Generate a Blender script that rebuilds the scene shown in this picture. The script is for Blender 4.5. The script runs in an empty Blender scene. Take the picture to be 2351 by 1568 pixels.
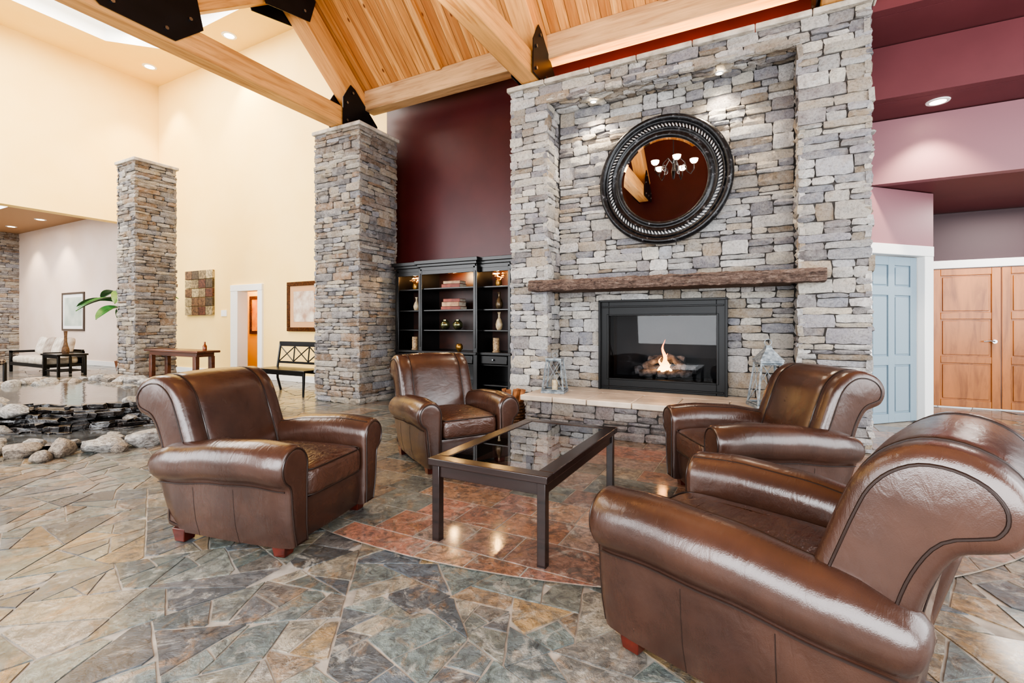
import bpy, math, random
import bmesh
from mathutils import Vector, Matrix, noise
R = math.radians
sc = bpy.context.scene
COL = sc.collection

def lin(c):
    return tuple(((x/255)/12.92 if x/255 <= .04045 else ((x/255+.055)/1.055)**2.4) for x in c)

# ------------------------------------------------------------ mesh builder
class MB:
    def __init__(s): s.v=[]; s.f=[]; s.m=[]; s.c=[]
    def add(s, vs, fs, mi=0, col=None):
        o=len(s.v); s.v += [tuple(p) for p in vs]
        s.c += [col or (.45,.43,.41)]*len(vs)
        for f in fs: s.f.append(tuple(i+o for i in f)); s.m.append(mi)
    def box(s,x0,x1,y0,y1,z0,z1,mi=0,M=None):
        vs=[Vector(p) for p in ((x0,y0,z0),(x1,y0,z0),(x1,y1,z0),(x0,y1,z0),(x0,y0,z1),(x1,y0,z1),(x1,y1,z1),(x0,y1,z1))]
        if M: vs=[M@p for p in vs]
        s.add(vs,[(0,3,2,1),(4,5,6,7),(0,1,5,4),(1,2,6,5),(2,3,7,6),(3,0,4,7)],mi)
    def loft(s,rings,mi=0,cap=True,closed=True,loop=False,col=None):
        n=len(rings[0]); vs=[p for r in rings for p in r]; fs=[]
        m=len(rings)
        for i in range(m if loop else m-1):
            a=i*n; b=((i+1)%m)*n
            for j in range(n if closed else n-1):
                k=(j+1)%n; fs.append((a+j,a+k,b+k,b+j))
        if cap and not loop:
            fs.append(tuple(range(n-1,-1,-1))); fs.append(tuple((m-1)*n+j for j in range(n)))
        s.add(vs,fs,mi,col)
    def tube(s,pts,r,n=8,mi=0,loop=False):
        pts=[Vector(p) for p in pts]; rings=[]; m=len(pts); up=None
        for i,p in enumerate(pts):
            if loop: t=(pts[(i+1)%m]-pts[i-1])
            else: t=pts[min(i+1,m-1)]-pts[max(i-1,0)]
            if t.length<1e-9: t=Vector((0,0,1))
            t.normalize()
            if up is None:
                up=Vector((0,0,1)) if abs(t.z)<.9 else Vector((1,0,0))
            a=(up-t*up.dot(t))
            if a.length<1e-6: a=Vector((1,0,0))
            a.normalize(); up=a; b=t.cross(a)
            rr=r(i/(m-1)) if callable(r) else r
            rings.append([p+(a*math.cos(2*math.pi*j/n)+b*math.sin(2*math.pi*j/n))*rr for j in range(n)])
        s.loft(rings,mi,loop=loop)
    def cyl(s,p0,p1,r0,r1=None,n=16,mi=0):
        p0=Vector(p0);p1=Vector(p1); r1=r0 if r1 is None else r1
        s.tube([p0,p1],lambda t:r0+(r1-r0)*t,n,mi)
    def lathe(s,prof,c=(0,0,0),n=24,mi=0,M=None,cap=True):
        rings=[]
        for r,z in prof:
            ring=[Vector((r*math.cos(2*math.pi*j/n),r*math.sin(2*math.pi*j/n),z)) for j in range(n)]
            if M: ring=[M@p for p in ring]
            rings.append([p+Vector(c) for p in ring])
        s.loft(rings,mi,cap=cap)
    def sq(s,c,h,e1=.6,e2=.3,nu=40,nv=20,mi=0,M=None,fn=None):
        def pw(a,e): return math.copysign(abs(a)**e,a)
        rings=[]
        for i in range(1,nv):
            v=-math.pi/2+math.pi*i/nv; ring=[]
            for j in range(nu):
                u=2*math.pi*j/nu
                p=Vector((h[0]*pw(math.cos(v),e1)*pw(math.cos(u),e2),h[1]*pw(math.cos(v),e1)*pw(math.sin(u),e2),h[2]*pw(math.sin(v),e1)))
                if fn: p=fn(p)
                if M: p=M@p
                ring.append(p+Vector(c))
            rings.append(ring)
        s.loft(rings,mi)
    def prism(s,poly,axis,a0,a1,mi=0):
        def mk(p,a):
            return {'x':(a,p[0],p[1]),'y':(p[0],a,p[1]),'z':(p[0],p[1],a)}[axis]
        s.loft([[Vector(mk(p,a0)) for p in poly],[Vector(mk(p,a1)) for p in poly]],mi)
    def mesh(s,name,mats,smooth=40,fix=True):
        me=bpy.data.meshes.new(name); me.from_pydata(s.v,[],s.f)
        for m in (mats if isinstance(mats,(list,tuple)) else [mats]): me.materials.append(m)
        me.polygons.foreach_set('material_index',s.m)
        at=me.color_attributes.new('stonecol','FLOAT_COLOR','POINT')
        flat=[]
        for c in s.c: flat+= [c[0],c[1],c[2],1]
        at.data.foreach_set('color',flat)
        if fix:
            bm=bmesh.new(); bm.from_mesh(me); bmesh.ops.recalc_face_normals(bm,faces=bm.faces); bm.to_mesh(me); bm.free()
        if smooth:
            me.shade_smooth(); me.set_sharp_from_angle(angle=R(smooth))
        me.update(); return me

def obj(name,me,parent=None,loc=(0,0,0),rot=0,bevel=0,label=None,cat=None,group=None,kind=None,seg=2):
    o=bpy.data.objects.new(name,me); COL.objects.link(o)
    o.location=loc; o.rotation_euler=(0,0,rot) if not isinstance(rot,tuple) else rot
    if parent: o.parent=parent
    if bevel:
        b=o.modifiers.new('Bevel','BEVEL'); b.width=bevel; b.segments=seg; b.limit_method='ANGLE'; b.angle_limit=R(40)
    if label: o['label']=label
    if cat: o['category']=cat
    if group: o['group']=group
    if kind: o['kind']=kind
    return o
def thing(name,loc,label,cat,rot=0,group=None):
    return obj(name,None,None,loc,rot,label=label,cat=cat,group=group)
def wpart(root,name,mb,mats,bevel=0,smooth=40,label=None):
    return obj(name,mb.mesh(name,mats,smooth),root,loc=-Vector(root.location),bevel=bevel,label=label)
def structure(name,mb,mats,bevel=0,smooth=40,fix=True):
    return obj(name,mb.mesh(name,mats,smooth,fix),bevel=bevel,kind='structure')
def copytree(o,loc,rot=None,label=None):
    n=o.copy(); COL.objects.link(n); n.location=loc
    if rot is not None: n.rotation_euler=(0,0,rot)
    if label: n['label']=label
    for c in o.children:
        k=c.copy(); k.parent=n; COL.objects.link(k)
        for d in c.children:
            q=d.copy(); q.parent=k; COL.objects.link(q)
    return n

# ------------------------------------------------------------ materials
class NT:
    def __init__(s,name):
        s.mat=bpy.data.materials.new(name); s.mat.use_nodes=True; s.t=s.mat.node_tree; s.n=s.t.nodes
        s.b=s.n['Principled BSDF']
    def N(s,typ,**k):
        n=s.n.new(typ)
        for a,b in k.items():
            if hasattr(n,a): setattr(n,a,b)
            else: n.inputs[a].default_value=b
        return n
    def L(s,a,b): s.t.links.new(a,b)
    def math(s,op,a,b=None,c=None):
        n=s.n.new('ShaderNodeMath'); n.operation=op
        for i,x in enumerate((a,b,c)):
            if x is None: continue
            if hasattr(x,'links'): s.L(x,n.inputs[i])
            else: n.inputs[i].default_value=x
        return n.outputs[0]
    def mix(s,f,a,b,bt='MIX'):
        n=s.n.new('ShaderNodeMix'); n.data_type='RGBA'; n.blend_type=bt
        for i,x in ((0,f),(6,a),(7,b)):
            if hasattr(x,'links'): s.L(x,n.inputs[i])
            else: n.inputs[i].default_value=(x if i==0 else (*x[:3],1))
        return n.outputs[2]
    def ramp(s,f,stops,interp='LINEAR'):
        n=s.n.new('ShaderNodeValToRGB'); n.color_ramp.interpolation=interp
        e=n.color_ramp.elements
        while len(e)<len(stops): e.new(.5)
        for i,(p,c) in enumerate(stops): e[i].position=p; e[i].color=(*c[:3],1)
        s.L(f,n.inputs[0]); return n.outputs[0]
    def noise(s,scale,detail=4,vec=None,rough=.5,dist=0):
        n=s.N('ShaderNodeTexNoise'); n.inputs['Scale'].default_value=scale; n.inputs['Detail'].default_value=detail
        n.inputs['Roughness'].default_value=rough; n.inputs['Distortion'].default_value=dist
        if vec is not None: s.L(vec,n.inputs['Vector'])
        return n.outputs[0]
    def co(s,scale=None,rot=None):
        t=s.N('ShaderNodeTexCoord').outputs['Object']
        if scale is None and rot is None: return t
        m=s.N('ShaderNodeMapping'); s.L(t,m.inputs[0])
        if scale: m.inputs['Scale'].default_value=scale
        if rot: m.inputs['Rotation'].default_value=rot
        return m.outputs[0]
    def bump(s,h,strength=.3,dist=.01):
        n=s.N('ShaderNodeBump'); n.inputs['Strength'].default_value=strength; n.inputs['Distance'].default_value=dist
        s.L(h,n.inputs['Height']); s.L(n.outputs[0],s.b.inputs['Normal'])

def pmat(name,c1,c2=None,rough=.5,metal=0,scale=8,bump=0,bscale=None,bdist=.005,coat=0,emit=None,es=0,spec=.5,srgb=True):
    t=NT(name); f=lin if srgb else (lambda x:x)
    if c2:
        n=t.noise(scale,4,t.co()); t.L(t.mix(t.ramp(n,[(.35,(0,0,0)),(.65,(1,1,1))]),f(c1),f(c2)),t.b.inputs['Base Color'])
    else: t.b.inputs['Base Color'].default_value=(*f(c1),1)
    t.b.inputs['Roughness'].default_value=rough; t.b.inputs['Metallic'].default_value=metal
    t.b.inputs['Coat Weight'].default_value=coat; t.b.inputs['Coat Roughness'].default_value=.15
    t.b.inputs['Specular IOR Level'].default_value=spec
    if bump: t.bump(t.noise(bscale or scale*4,5,t.co()),bump,bdist)
    if emit: t.b.inputs['Emission Color'].default_value=(*f(emit),1); t.b.inputs['Emission Strength'].default_value=es
    return t.mat
def wood(name,c1,c2,axis=0,rough=.45,sc_=14,lam=0,coat=0,stretch=1.2):
    t=NT(name); s=[sc_]*3; s[axis]=stretch
    n=t.noise(1,6,t.co(tuple(s)),.6,.6)
    n2=t.noise(1.3,3,t.co())
    c=t.ramp(n,[(.3,lin(c2)),(.5,lin(c1)),(.72,tuple(min(1,x*1.25) for x in lin(c1)))])
    c=t.mix(t.math('MULTIPLY',n2,.35),c,lin(c2))
    if lam:
        sp=t.N('ShaderNodeSeparateXYZ'); t.L(t.co(),sp.inputs[0])
        fr=t.math('FRACT',t.math('MULTIPLY',sp.outputs[2],1/lam))
        g=t.math('LESS_THAN',fr,.05)
        c=t.mix(t.math('MULTIPLY',g,.35),c,lin(c2))
        fl=t.math('FLOOR',t.math('MULTIPLY',sp.outputs[2],1/lam))
        w=t.N('ShaderNodeTexWhiteNoise'); w.noise_dimensions='1D'; t.L(fl,w.inputs['W'])
        c=t.mix(t.math('MULTIPLY',w.outputs[0],.3),c,lin(c2))
    t.L(c,t.b.inputs['Base Color']); t.b.inputs['Roughness'].default_value=rough
    t.b.inputs['Coat Weight'].default_value=coat; t.b.inputs['Coat Roughness'].default_value=.2
    t.bump(n,.15,.003)
    return t.mat

m_cream=pmat('cream_paint',(246,213,140),(248,217,148),.65,scale=1.5,bump=.08,bscale=160,bdist=.002)
m_beige=pmat('beige_paint',(224,204,188),(230,212,200),.35,scale=1)
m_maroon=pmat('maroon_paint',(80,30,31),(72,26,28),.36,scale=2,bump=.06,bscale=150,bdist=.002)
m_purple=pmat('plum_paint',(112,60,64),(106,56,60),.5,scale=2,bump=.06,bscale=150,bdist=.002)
m_plum_lit=pmat('lit_plum_paint',(148,106,112),None,.5)  # paler plum: light on soffit face and diagonal wall put into the color
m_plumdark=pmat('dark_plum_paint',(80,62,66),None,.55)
m_white=pmat('white_trim',(236,236,234),None,.4)
m_trayglow=pmat('glowing_tray_panel',(245,245,240),None,.8,emit=(255,252,246),es=1.1)  # tray tops glow by themselves, skylight brightness put into the material
m_tan_ceil=pmat('tan_ceiling',(184,148,114),None,.7)
m_black=pmat('black_lacquer_wood',(12,11,11),(17,15,15),.3,scale=6,coat=.15)
m_blackmetal=pmat('black_steel',(16,16,19),(24,24,28),.42,metal=.2,scale=5)
m_bolt=pmat('bolt_steel',(150,155,160),None,.3,metal=1)
m_fb=pmat('firebox_black_metal',(12,12,13),None,.45,metal=.2)
m_fbin=pmat('firebox_interior',(48,47,48),(32,31,32),.9,scale=4)
m_espresso=wood('espresso_wood',(44,30,27),(22,15,13),0,.26,40,coat=.3)
m_beam=wood('fir_beam_wood',(222,170,110),(176,122,70),0,.5,16,lam=.045)
m_beamlight=wood('fir_edge_beam_wood',(212,176,134),(166,126,88),0,.5,16,lam=.06)
m_cherry=wood('cherry_door_wood',(178,114,60),(134,80,38),2,.35,9,coat=.25)
m_console=wood('brown_table_wood',(100,60,42),(58,34,26),0,.3,12,coat=.3)
m_foot=pmat('mahogany_foot',(88,32,20),(64,22,14),.3,scale=20,coat=.4)
m_gold=pmat('antique_gold',(170,130,70),(120,85,40),.35,metal=.7,scale=30)
m_cream_up=pmat('cream_upholstery',(204,194,180),(176,164,148),.9,scale=14,bump=.2,bscale=200)
m_bluedoor=pmat('blue_gray_door_paint',(142,160,172),None,.4)
m_lens=pmat('lamp_lens',(255,240,210),None,.5,emit=(255,236,200),es=14)
m_chrome=pmat('satin_nickel',(200,200,205),None,.2,metal=1)

def leather(name,c1,c2,wr=.35,dist=.008,crease=0):
    t=NT(name); co=t.co()
    n=t.noise(2.6,4,co,.6); n2=t.noise(7,3,co)
    c=t.mix(t.ramp(n,[(.3,(0,0,0)),(.72,(1,1,1))]),lin(c1),lin(c2))
    t.L(c,t.b.inputs['Base Color'])
    r=t.math('MULTIPLY_ADD',n2,.14,.18); t.L(r,t.b.inputs['Roughness'])
    t.b.inputs['Specular IOR Level'].default_value=.7
    v=t.N('ShaderNodeTexVoronoi'); v.inputs['Scale'].default_value=300; t.L(co,v.inputs['Vector'])
    w=t.noise(5,3,co,.5,.8)
    h=t.math('ADD',t.math('MULTIPLY',v.outputs[0],.04),t.math('MULTIPLY',w,1.0))
    if crease:
        cr=t.noise(1,3,t.co((20,5,8)),.55,1.8)
        h=t.math('ADD',h,t.math('MULTIPLY',cr,crease))
    t.bump(h,wr,dist)
    return t.mat
m_leather=leather('brown_leather',(76,52,42),(52,35,29),.38,.010,.45)
m_seatl=leather('brown_seat_leather',(82,56,45),(58,39,32),.7,.017,1.1)
m_pipe=pmat('leather_piping',(42,29,24),None,.35)

def stone_mat(name,rough=.8):
    t=NT(name); a=t.N('ShaderNodeAttribute'); a.attribute_name='stonecol'
    co=t.co(); n=t.noise(9,6,co,.65); n2=t.noise(2.2,3,co); n3=t.noise(40,7,co,.78)
    c=t.mix(t.math('MULTIPLY',t.ramp(n,[(.4,(0,0,0)),(.62,(1,1,1))]),.5),a.outputs['Color'],t.mix(n2,lin((226,221,214)),lin((146,142,142))),'MIX')
    rus=t.ramp(t.noise(5,5,co,.7,1),[(.56,(0,0,0)),(.7,(1,1,1))])
    c=t.mix(t.math('MULTIPLY',rus,.24),c,lin((176,148,116)))
    c=t.mix(.6,c,t.ramp(n3,[(.34,(.30,.29,.30)),(.53,(1,1,1))]),'MULTIPLY')
    t.L(c,t.b.inputs['Base Color']); t.b.inputs['Roughness'].default_value=rough
    h=t.math('ADD',t.math('MULTIPLY',n,1.0),t.math('MULTIPLY',n3,.6))
    t.bump(h,1.0,.042)
    return t.mat
m_stone=stone_mat('ledgestone')
m_joint=pmat('stone_joint_backing',(70,66,63),None,.95)  # dark gray core and mortar seen in the joints between stones
m_cap=pmat('limestone_cap',(196,188,176),(160,150,138),.75,scale=7,bump=.8,bscale=18,bdist=.02)
m_rock=pmat('river_rock',(184,181,176),(116,112,108),.45,scale=5,bump=.8,bscale=16,bdist=.03)
m_rock2=pmat('tan_river_rock',(172,160,146),(108,98,90),.4,scale=5,bump=.8,bscale=16,bdist=.03)
m_wet=pmat('wet_slate',(48,42,39),(20,19,19),.14,scale=8,bump=.9,bscale=14,bdist=.03,coat=.5)
m_water=pmat('pond_water',(84,86,86),(60,60,60),.03,scale=2,bump=.15,bscale=9,bdist=.015,spec=1.0)

# floor ------------------------------------------------------
def slate_mat():
    t=NT('slate_floor'); co=t.co(); a=t.N('ShaderNodeAttribute'); a.attribute_name='stonecol'
    patch=t.noise(4.5,7,co,.72,1.4); fine=t.noise(18,8,co,.75,.8)
    c=a.outputs['Color']
    rust=t.ramp(patch,[(.53,(0,0,0)),(.63,(1,1,1))])
    c=t.mix(t.math('MULTIPLY',rust,.45),c,lin((158,120,78)))
    dark=t.ramp(t.noise(7.5,7,co,.72,1.8),[(.40,(1,1,1)),(.50,(0,0,0))])
    c=t.mix(t.math('MULTIPLY',dark,.6),c,lin((68,74,76)))
    pale=t.ramp(t.noise(5.5,7,t.co((1,1,1),(0,0,1.3)),.72,1.5),[(.54,(0,0,0)),(.64,(1,1,1))])
    c=t.mix(t.math('MULTIPLY',pale,.48),c,lin((182,177,166)))
    c=t.mix(.75,c,t.ramp(fine,[(.34,(.26,.27,.29)),(.56,(1.12,1.1,1.08))]),'MULTIPLY')
    t.L(c,t.b.inputs['Base Color'])
    t.L(t.math('MULTIPLY_ADD',fine,.30,.06),t.b.inputs['Roughness'])
    t.b.inputs['Specular IOR Level'].default_value=.85
    t.b.inputs['Coat Weight'].default_value=.6; t.b.inputs['Coat Roughness'].default_value=.12
    h=t.math('ADD',t.math('MULTIPLY',fine,.8),t.math('MULTIPLY',patch,1.2))
    t.bump(h,.85,.019)
    return t.mat
m_slate=slate_mat()
m_grout=pmat('floor_grout',(158,150,140),(124,118,110),.6,scale=12)
def clip(poly,n,d,keep=1):
    out=[]; N_=len(poly)
    for i in range(N_):
        a=poly[i]; b=poly[(i+1)%N_]; da=(a[0]*n[0]+a[1]*n[1]-d)*keep; db=(b[0]*n[0]+b[1]*n[1]-d)*keep
        if da>=0: out.append(a)
        if da*db<0:
            t=da/(da-db); out.append((a[0]+(b[0]-a[0])*t,a[1]+(b[1]-a[1])*t))
    return out
def area(p): return abs(sum(p[i][0]*p[(i+1)%len(p)][1]-p[(i+1)%len(p)][0]*p[i][1] for i in range(len(p))))/2
def cen(p): return (sum(q[0] for q in p)/len(p),sum(q[1] for q in p)/len(p))
def inset(p,d):
    s=sum(p[i][0]*p[(i+1)%len(p)][1]-p[(i+1)%len(p)][0]*p[i][1] for i in range(len(p)))
    sg=1 if s>0 else -1; out=p
    for i in range(len(p)):
        a=p[i];b=p[(i+1)%len(p)]; ex,ey=b[0]-a[0],b[1]-a[1]; L=math.hypot(ex,ey)
        if L<1e-6: continue
        n=(-ey/L*sg,ex/L*sg); out=clip(out,n,a[0]*n[0]+a[1]*n[1]+d)
        if len(out)<3: return []
    return out
def slab(mb,p,rg,z,th,col,rag=.006,tilt=.009):
    c=cen(p); out=[]
    for i in range(len(p)):
        a=p[i];b=p[(i+1)%len(p)]; L=math.hypot(b[0]-a[0],b[1]-a[1]); k=max(1,int(L/.06))
        for q in range(k):
            t=q/k; x=a[0]+(b[0]-a[0])*t; y=a[1]+(b[1]-a[1])*t
            dx,dy=c[0]-x,c[1]-y; dl=math.hypot(dx,dy)+1e-6; r=rg.uniform(0,rag)
            out.append((x+dx/dl*r,y+dy/dl*r))
    tx,ty=rg.uniform(-tilt,tilt),rg.uniform(-tilt,tilt)
    top=[Vector((x,y,z+(x-c[0])*tx+(y-c[1])*ty)) for x,y in out]; bot=[Vector((x,y,z-th)) for x,y in out]
    n=len(out); fs=[tuple(range(n))]+[(j,n+j,n+(j+1)%n,(j+1)%n) for j in range(n)]
    s=sum(out[i][0]*out[(i+1)%n][1]-out[(i+1)%n][0]*out[i][1] for i in range(n))
    if s<0: fs=[tuple(reversed(f)) for f in fs]
    mb.add(top+bot,fs,0,col)
rg=random.Random(77)
FLP=[(110,118,113),(126,128,119),(142,134,118),(98,98,98),(152,144,128),(130,123,114),(88,96,102),(152,128,94),(118,126,121),(146,141,132),(108,118,115),(136,116,94),(94,102,102),(86,90,93)]
CX,CY,CR=-1.9,6.0,4.0
mb=MB(); mb.box(-26,8,-7,12,-.1,-.008,1)
stack=[[(-26,-7),(8,-7),(8,12),(-26,12)]]; polys=[]
while stack:
    p=stack.pop(); c=cen(p); A=area(p)
    if A<40 and max(math.hypot(q[0]-CX,q[1]-CY) for q in p)<CR-.1: continue
    near=math.hypot(c[0]+1,c[1]-2)
    if A<2 and (c[1]<-1.5 or c[1]>8.2 ): lim=.5
    else: lim=rg.choice((.016,.026,.04,.055,.075,.1)) if near<6 else .11 if near<10 else .2
    if A<lim: polys.append(p); continue
    sxx=sum((q[0]-c[0])**2 for q in p); syy=sum((q[1]-c[1])**2 for q in p); sxy=sum((q[0]-c[0])*(q[1]-c[1]) for q in p)
    ang=.5*math.atan2(2*sxy,sxx-syy)+rg.gauss(0,.5)
    n=(math.cos(ang),math.sin(ang)); sp=.16*math.sqrt(A); d=c[0]*n[0]+c[1]*n[1]+rg.uniform(-sp,sp)
    a=clip(p,n,d,1); b=clip(p,n,d,-1)
    if len(a)<3 or len(b)<3: polys.append(p); continue
    stack+=[a,b]
for p in polys:
    for _ in range(2):
        if rg.random()<.5 and area(p)>.025:
            c=cen(p); q=rg.choice(p); dx,dy=q[0]-c[0],q[1]-c[1]; L=math.hypot(dx,dy); n=(dx/L,dy/L)
            p=clip(p,n,c[0]*n[0]+c[1]*n[1]+L*rg.uniform(.74,.92),-1)
    p=inset(p,rg.uniform(.0015,.005))
    if len(p)<3 or area(p)<.003: continue
    k=rg.uniform(.68,1.12); col=tuple(v*k for v in lin(rg.choice(FLP)))
    slab(mb,p,rg,-.003,.01,col)
circ=[(CX+(CR)*math.cos(2*math.pi*i/128),CY+(CR)*math.sin(2*math.pi*i/128)) for i in range(128)]
mb.add([(x,y,.0005) for x,y in circ],[tuple(range(128))],1)
RED=[(168,120,102),(154,112,98),(144,112,98),(174,136,110),(156,132,118),(164,120,96)]; GRY=[(140,134,122),(122,126,118),(150,138,118),(130,124,114),(108,116,114),(144,124,104)]
y=1.9
while y<7.2:
    h=rg.choice((.30,.42,.30)); x=-6.2-rg.uniform(0,.4)
    while x<2.4:
        w=rg.choice((.30,.42,.30,.62)); p=[(x,y),(x+w,y),(x+w,y+h),(x,y+h)]
        q=p
        cx,cy=x+w/2,y+h/2; dd=math.hypot(cx-CX,cy-CY)
        if dd<CR+.5:
            if dd>CR-.7:
                for i in range(128):
                    a=(i+.5)/128*2*math.pi; n=(math.cos(a),math.sin(a)); q=clip(q,n,CX*n[0]+CY*n[1]+(CR-.004)*math.cos(math.pi/128),-1)
                    if len(q)<3: break
            if len(q)>=3:
                q=inset(q,.004)
                if len(q)>=3 and area(q)>.002:
                    pr=min(1,max(0,(cx+3.0)/1.6)); pal=RED if rg.random()<pr*.66 else GRY
                    k=rg.uniform(.76,1.1); slab(mb,q,rg,.003,.003,tuple(v*k for v in lin(rg.choice(pal))),.003,.005)
        x+=w
    y+=h
structure('floor',mb,[m_slate,m_grout],smooth=0,fix=False)

def plank_mat():
    t=NT('pine_plank_ceiling'); co=t.co(); sp=t.N('ShaderNodeSeparateXYZ'); t.L(co,sp.inputs[0])
    x=t.math('MULTIPLY',sp.outputs[0],1/.14)
    fl=t.math('FLOOR',x); fr=t.math('FRACT',x)
    w=t.N('ShaderNodeTexWhiteNoise'); w.noise_dimensions='1D'; t.L(fl,w.inputs['W'])
    n=t.noise(1,6,t.co((22,1.2,1.2)),.6,.7)
    c=t.ramp(n,[(.3,lin((172,114,64))),(.55,lin((216,160,98))),(.75,lin((238,196,136)))])
    c=t.mix(t.ramp(w.outputs[0],[(.2,(0,0,0)),(1,(.75,.75,.75))]),c,lin((158,98,52)))
    kn=t.N('ShaderNodeTexVoronoi'); kn.inputs['Scale'].default_value=2.6; t.L(t.co((1.6,.8,.8)),kn.inputs['Vector'])
    c=t.mix(t.ramp(kn.outputs['Distance'],[(.04,(1,1,1)),(.09,(0,0,0))]),c,lin((112,58,28)))
    g=t.math('LESS_THAN',fr,.06)
    c=t.mix(t.math('MULTIPLY',g,.7),c,lin((84,44,20)))
    t.L(c,t.b.inputs['Base Color']); t.b.inputs['Roughness'].default_value=.45
    t.bump(t.math('SUBTRACT',1,g),.5,.008)
    return t.mat
m_plank=plank_mat()

# ------------------------------------------------------------ stones
PAL_F=[lin(c) for c in ((230,226,220),(216,212,209),(198,197,200),(232,225,212),(212,200,182),(174,171,176),(198,184,166),(222,220,217),(164,158,157),(216,208,197),(226,222,216),(188,170,148),(156,156,162))]
PAL_C=[lin(c) for c in ((184,171,154),(162,152,142),(192,179,158),(144,141,140),(170,149,126),(202,194,181),(150,134,120),(179,173,167),(165,164,168),(158,132,108),(134,130,131))]
PAL_H=[lin(c) for c in ((184,174,168),(154,148,151),(196,184,170),(136,130,131),(170,153,141),(192,188,186),(156,144,140))]
def stones(mb,O,U,N,W,H,seed,hr,lr,pal,holes=(),pmax=.045,Z=(0,0,1)):
    rng=random.Random(seed); O=Vector(O);U=Vector(U);N=Vector(N);Z=Vector(Z)
    bps=sorted([h[2] for h in holes]+[h[3] for h in holes]+[H])
    def stone(x0,x1,z0,z1):
        c=rng.choice(pal); k=rng.uniform(.66,1.1); c=tuple(min(1,a*k) for a in c)
        p=rng.uniform(.01,pmax); g=.002; L=x1-x0
        nx=5 if L>.35 else (4 if L>.2 else 3); nz=3 if z1-z0>.09 else 2
        tl=rng.uniform(-.009,.009); tz=rng.uniform(-.012,.012)
        grid=[]; sk=rng.uniform(-.008,.008)
        for j in range(nz+1):
            for i in range(nx+1):
                a=i/nx;b=j/nz; edge=(i in(0,nx)) or (j in (0,nz))
                px=x0+g+(L-2*g)*a; pz=z0+g+(z1-z0-2*g)*b
                if edge:
                    d=p-.013+rng.uniform(-.007,.007)
                    if 0<i<nx: pz+=rng.uniform(-.005,.006)*(-1 if j==nz else 1)
                    if 0<j<nz: px+=rng.uniform(-.005,.006)*(-1 if i==nx else 1)
                    if i in(0,nx) and j in (0,nz):
                        px+= (1 if i==0 else -1)*rng.uniform(0,.014); pz+=(1 if j==0 else -1)*rng.uniform(0,.011)
                else:
                    d=p+rng.uniform(-.016,.014)
                    px+=rng.uniform(-.02,.02); pz+=rng.uniform(-.006,.006)
                px+=sk*(b-.5)*1.2
                d+=tl*(a-.5)*2+tz*(b-.5)
                grid.append(O+U*px+Z*pz+N*max(d,.002))
        w=nx+1
        fs=[(j*w+i,j*w+i+1,(j+1)*w+i+1,(j+1)*w+i) for j in range(nz) for i in range(nx)]
        bd=[i for i in range(w)]+[j*w+nx for j in range(1,nz+1)]+[nz*w+i for i in range(nx-1,-1,-1)]+[j*w for j in range(nz-1,0,-1)]
        vs=grid+[grid[i]-N*.05 for i in bd]; n0=len(grid); m=len(bd)
        for q in range(m):
            r=(q+1)%m; fs.append((bd[q],n0+q,n0+r,bd[r]))
        mb.add(vs,fs,0,c)
    z=0
    while z<H-.001:
        h=rng.uniform(*hr); nb=[b for b in bps if b>z+.001][0]
        if z+h>nb-hr[0]*.7: h=nb-z
        if h>hr[1]*1.35: h=h/2
        zm=z+h/2; ivs=[(0,W)]
        for a,b,c,d in holes:
            if c<zm<d:
                out=[]
                for p,q in ivs:
                    if a>p: out.append((p,min(a,q)))
                    if b<q: out.append((max(b,p),q))
                ivs=out
        for a,b in ivs:
            x=a
            while x<b-.001:
                l=rng.uniform(*lr)*(1.0 if h>.1 else 1.15)
                if b-(x+l)<lr[0]*.8: l=b-x
                r_=rng.random()
                if h>.10 and r_<.6:
                    k=rng.uniform(.35,.65)*h
                    if l>.3 and rng.random()<.4:
                        mm=x+l*rng.uniform(.35,.65); stone(x,mm,z,z+k); stone(mm,x+l,z,z+k)
                    else: stone(x,x+l,z,z+k)
                    if l>.3 and rng.random()<.5:
                        mm=x+l*rng.uniform(.35,.65); stone(x,mm,z+k,z+h); stone(mm,x+l,z+k,z+h)
                    else: stone(x,x+l,z+k,z+h)
                elif l>.34 and rng.random()<.25:
                    mm=x+l*rng.uniform(.35,.65); stone(x,mm,z,z+h); stone(mm,x+l,z,z+h)
                else: stone(x,x+l,z,z+h)
                x+=l
        z+=h

# ------------------------------------------------------------ room shell
TOP=7.75
mb=MB()
mb.box(-26,-11.06,7,7.2,0,TOP); mb.box(-10.25,-5.9,7,7.2,0,TOP); mb.box(-11.06,-10.25,7,7.2,2.07,TOP)
structure('wall_back',mb,m_cream)
mb=MB(); mb.box(-25,-14.92,6.95,6.998,0,4.54); structure('wall_lounge',mb,m_beige)
mb=MB(); mb.box(-14.9,-14.6,-3,6.998,3.88,TOP); structure('wall_left',mb,m_cream)
mb=MB(); mb.box(-14.2,-9.0,8.0,8.1,0,3); mb.box(-14.3,-14.2,7.2,8.1,0,3); mb.box(-9.1,-9.0,7.2,8.0,0,3); mb.box(-14.3,-9.0,7.2,8.1,3,3.1)
structure('wall_hallway',mb,pmat('hall_ochre',(240,198,120),None,.7))
mb=MB(); mb.box(-14.9,-11.32,6.97,6.998,0,.14); mb.box(-10.1,-5.9,6.97,6.998,0,.14); structure('baseboard_back',mb,m_white)
mb=MB(); mb.box(-24,-14.95,6.92,6.948,0,.14); structure('baseboard_lounge',mb,m_white)
mb=MB(); mb.box(-5.95,1.0,6.5,6.998,0,5.29); structure('wall_maroon',mb,m_maroon)
mb=MB(); mb.box(-6.0,5,6.12,6.9,5.3,5.4); structure('ceiling',mb,m_maroon)
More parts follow.
